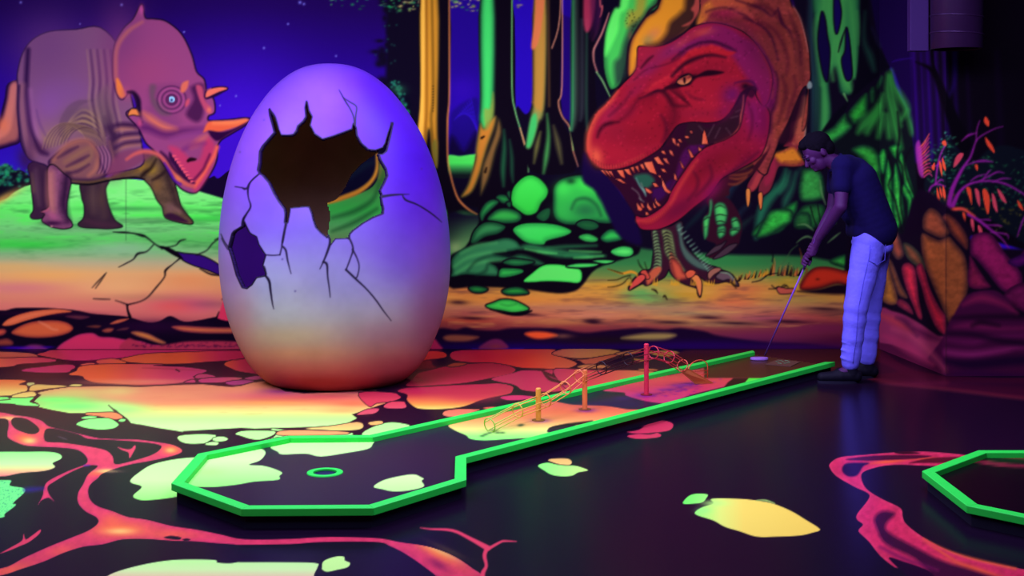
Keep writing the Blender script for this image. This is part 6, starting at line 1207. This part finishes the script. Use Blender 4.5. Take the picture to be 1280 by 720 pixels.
body = [('c',pel+Vector((0,-.07,0)),chest+Vector((0,-.08,0)),.115,.12),('c',pel+Vector((0,.07,0)),chest+Vector((0,.08,0)),.115,.12),('c',chest,sh_n,.09,.062),('c',chest,sh_f,.09,.062),
    ('c',W(1052,210),neck,.075,.055),('c',neck,hd(.015,0,-.06),.056,.052),
    ('e',hd(.012,0,.022),.098,.076,.094,tilt),('e',hd(-.035,0,-.05),.058,.056,.07,tilt),('e',hd(-.075,0,-.085),.022,.026,.018,tilt),
    ('c',hd(-.086,0,.012),hd(-.112,0,-.03),.009,.015),('e',hd(-.083,.026,.02),.016,.022,.012,tilt),('e',hd(-.083,-.026,.02),.016,.022,.012,tilt),
    ('e',hd(-.09,0,-.054),.012,.022,.006,tilt),('e',hd(-.087,0,-.066),.012,.019,.006,tilt),('e',hd(-.065,.04,-.02),.024,.02,.024,tilt),('e',hd(-.065,-.04,-.02),.024,.02,.024,tilt),
    ('e',hd(.012,-.077,-.01),.018,.01,.03,tilt),('e',hd(.012,.077,-.01),.018,.01,.03,tilt),
    ('c',sh_n,el_n,.052,.041),('c',el_n,wr_n,.042,.027),('c',sh_f,el_f,.052,.041),('c',el_f,wr_f,.042,.027),
    ('c',hip_n,kn_n,.088,.056),('c',kn_n,an_n,.054,.038),('c',hip_f,kn_f,.088,.056),('c',kn_f,an_f,.054,.038),('c',hip_n,pel,.09,.1),('c',hip_f,pel,.09,.1),
    ('c',an_n,an_n+Vector((-.12,0,-.045)),.036,.026),('c',an_f,an_f+Vector((-.12,0,-.045)),.036,.026)]
# hands: palm beside the grip, four fingers wrapped round it and a thumb down the front
def hand(wr, at, side):
    out = []; c0 = grip_t+gd*at; lat = Vector((0,side,0)); lat = (lat-gd*lat.dot(gd)).normalized(); fwd = gd.cross(lat).normalized()
    if fwd.x > 0: fwd = -fwd
    palm = c0+lat*.03+gd*.0
    out.append(('c',wr,palm+gd*-.02-fwd*.005,.025,.02)); out.append(('c',palm-gd*.028,palm+gd*.03,.019,.018)); out.append(('c',palm-gd*.02-fwd*.012,palm+gd*.022-fwd*.012,.016,.016))
    for k, (s, l) in enumerate([(-.034,.9),(-.012,1.0),(.010,1.0),(.031,.85)]):
        b = palm+gd*s+fwd*.010; k1 = c0+gd*(s+.003)+fwd*(.030*l)+lat*.012; k2 = c0+gd*(s+.006)+fwd*(.024*l)-lat*.016; tip = c0+gd*(s+.008)+fwd*.002-lat*.023
        out += [('c',b,k1,.0095,.009),('c',k1,k2,.009,.0082),('c',k2,tip,.0082,.0074)]
    t0 = palm-gd*.03-fwd*.006; t1 = c0+gd*-.005-fwd*.022+lat*.012; t2 = c0+gd*.028-fwd*.019-lat*.002
    out += [('c',t0,t1,.0115,.0105),('c',t1,t2,.0105,.0085)]
    return out
body += hand(wr_n, .045, -1)+hand(wr_f, .125, 1)
blob_mesh('body', body, .0052, skin, person, smooth_it=2)
hairm = mat('hair_dark', (.002,.001,.003), rough=.9, spec=.08, noise=.4, scale=60, bump=.6)
hair = [('e',hd(.026,0,.04),.098,.083,.088,tilt),('e',hd(.062,0,-.005),.058,.074,.068,tilt),('c',hd(-.045,0,.102),hd(.03,0,.12),.028,.02),('c',hd(-.06,.03,.09),hd(-.06,-.03,.09),.022,.022),('c',hd(.0,-.074,.035),hd(.006,-.078,.0),.014,.008),('c',hd(.0,.074,.035),hd(.006,.078,.0),.014,.008)]
blob_mesh('hair', hair, .006, hairm, person, smooth_it=2)
eye_m = mat('eye', (.02,.012,.04), rough=.8, spec=.1); iris_m = mat('iris', (.01,.008,.01), rough=.2)
for s_ in (-1, 1):
    bmE = bmesh.new(); bmesh.ops.create_icosphere(bmE, subdivisions=3, radius=.0115, matrix=Matrix.Translation(hd(-.083,s_*.027,.008)-person.location)); me = bpy.data.meshes.new('eyeball'); bmE.to_mesh(me); bmE.free(); me.materials.append(eye_m); o = bpy.data.objects.new('eyeball', me); COL.objects.link(o); o.parent = person
    obj('eyebrow', *tube([hd(-.094,s_*.014,.029), hd(-.096,s_*.028,.033), hd(-.085,s_*.043,.028)], [.003,.004,.002], 8), hairm, person)
shirt_m = mat('navy_shirt', (.0026,.0006,.027), rough=.95, spec=.15, noise=.25, scale=18, bump=.25)
def pl(a,b,t): return Vector(a).lerp(Vector(b), t)
shirt = [('c',pel+Vector((.0,-.08,.0)),chest+Vector((-.005,-.085,0)),.137,.136),('c',pel+Vector((.0,.08,.0)),chest+Vector((-.005,.085,0)),.137,.136),
    ('c',W(1084,262)+Vector((-.045,0,0)),chest+Vector((-.02,0,-.02)),.135,.14),('c',chest+Vector((.0,-.05,.03)),sh_n+Vector((.0,0,0)),.115,.078),('c',chest+Vector((.0,.05,.03)),sh_f,.115,.078),
    ('c',sh_n,pl(sh_n,el_n,.50),.074,.064),('c',sh_f,pl(sh_f,el_f,.50),.074,.064),('c',W(1060,209),W(1046,205),.086,.062),('c',W(1066,215)+Vector((0,-.06,0)),W(1066,215)+Vector((0,.06,0)),.10,.10),
    ('c',W(1103,276)+Vector((0,-.07,0)),W(1103,276)+Vector((0,.07,0)),.055,.055),('c',W(1112,275)+Vector((0,-.06,0)),W(1112,275)+Vector((0,.03,0)),.024,.024),
    ('c',W(1073,288)+Vector((0,-.10,0)),W(1073,288)+Vector((0,.06,0)),.07,.07)]
blob_mesh('polo_shirt', shirt, .009, shirt_m, person, smooth_it=4)
coll = W(1045,204); nd = (neck-W(1060,214)).normalized()
obj('collar', *ringm(coll+nd*.004, nd, .062, .013, n=32), shirt_m, person, smooth=True)
jean_m = mat('pale_blue_jeans', (.13,.115,.56), rough=.85, spec=.15, noise=.12, scale=25, bump=.5)
def wob(seq):
    out = []
    for a, b, ra, rb, n, amp in seq:
        for i in range(n):
            t0, t1 = i/n, (i+1)/n; w0 = amp*math.sin(i*2.3+ra*40); w1 = amp*math.sin((i+1)*2.3+ra*40)
            out.append(('c', pl(a,b,t0), pl(a,b,t1), ra+(rb-ra)*t0+w0, ra+(rb-ra)*t1+w1))
    return out
jn = [('c',hip_n+Vector((0,0,.0)),pel,.112,.125),('c',hip_f,pel,.112,.125),('e',W(1097,307),.094,.16,.08),('e',W(1085,303),.105,.155,.05)]
jn += wob([(hip_n+Vector((-.005,0,-.02)),kn_n,.108,.078,7,.0025),(kn_n,an_n+Vector((.0,0,.045)),.078,.061,9,.0035),(hip_f+Vector((0,0,-.02)),kn_f,.108,.074,7,.0025),(kn_f,an_f+Vector((0,0,.045)),.074,.057,9,.0035)])
for k in range(5):   # creases stacked above the shoe
    z = .065+k*.026; c_ = pl(an_n,kn_n,z/.41); jn.append(('e', c_+Vector((-.012+.008*(k%2),0,0)), .064,.062,.011, Matrix.Rotation(R_(14*(-1)**k),4,'Y')))
    c_ = pl(an_f,kn_f,z/.41); jn.append(('e', c_, .06,.058,.011, Matrix.Rotation(R_(-14*(-1)**k),4,'Y')))
blob_mesh('jeans', jn, .0075, jean_m, person, smooth_it=2)
seam_m = mat('jeans_seam', (.06,.05,.36), rough=.9)
for kk,(a,b,c3) in enumerate([(hip_n,kn_n,an_n)]):
    obj('side_seam', *tube([Vector(a)+Vector((-.02,-.106,-.05)),pl(a,kn_n,.5)+Vector((-.012,-.092,0)),kn_n+Vector((-.006,-.078,0)),pl(kn_n,an_n,.5)+Vector((0,-.07,0)),an_n+Vector((0,-.061,.05))], .0022, 6), seam_m, person, smooth=True)
    obj('back_pocket', *cat_mesh([tube([W(1088,306,DN-.085),W(1086,326,DN-.083),W(1096,331,DN-.075),W(1106,325,DN-.05),W(1107,305,DN-.05)], .0022, 6)]), seam_m, person, smooth=True)
shoe_m = mat('black_shoe', (.002,.0015,.005), rough=.7, spec=.15, noise=.3, scale=20)
for a in (an_n, an_f):
    g = Vector((a.x, a.y, 0))
    s_ = blob_mesh('shoe', [('c',g+Vector((.035,0,.045)),g+Vector((-.06,0,.045)),.042,.042),('c',g+Vector((-.06,0,.042)),g+Vector((-.185,.004,.036)),.041,.033),('c',g+Vector((.01,0,.06)),g+Vector((.0,0,.095)),.045,.042),('c',g+Vector((-.03,0,.07)),g+Vector((-.10,0,.052)),.034,.03)], .006, shoe_m, person, smooth_it=2)
    sole = [(g.x+(-.08+.13*math.cos(t)*(1 if math.cos(t)>0 else 1.05)), g.y+.044*math.sin(t)) for t in np.linspace(0, 2*math.pi, 28, endpoint=False)]
    so = obj('sole', *prism(sole, 0, .016), BLACKB); so.parent = s_; so.location = -Vector(person.location)
# putter
pt_top = grip_t-gd*.04; pt_bot = P(956, 446, ZS+.012); 
put = empty('golf_putter', pt_bot); tag(put, 'thin violet golf putter held by the person, its head resting on the lane end', 'golf club')
sh_dir = (pt_bot-pt_top).normalized(); pg = pt_top+sh_dir*.26
obj('shaft', *tube([pg, pt_bot+Vector((0,0,.01))], [.0062,.0052], 12), mat('shaft_violet', (.16,.05,.30), rough=.35, spec=.5), put, smooth=True)
obj('grip', *tube([pt_top, pt_top+sh_dir*.03, pg], [.012,.0125,.009], 14), mat('grip_violet', (.10,.02,.22), rough=.7), put, smooth=True)
bmH = []
hc = P(949, 448.5, ZS+.008)
hv = [(hc.x+(.062*math.cos(t)), hc.y+.034*math.sin(t)) for t in np.linspace(0, 2*math.pi, 32, endpoint=False)]
ho = obj('putter_head', *prism(hv, ZS+.001, ZS+.018), mat('putter_head_violet', (.26,.12,.36), rough=.4, spec=.4), put)
bv = ho.modifiers.new('bevel', 'BEVEL'); bv.width = .004; bv.segments = 2
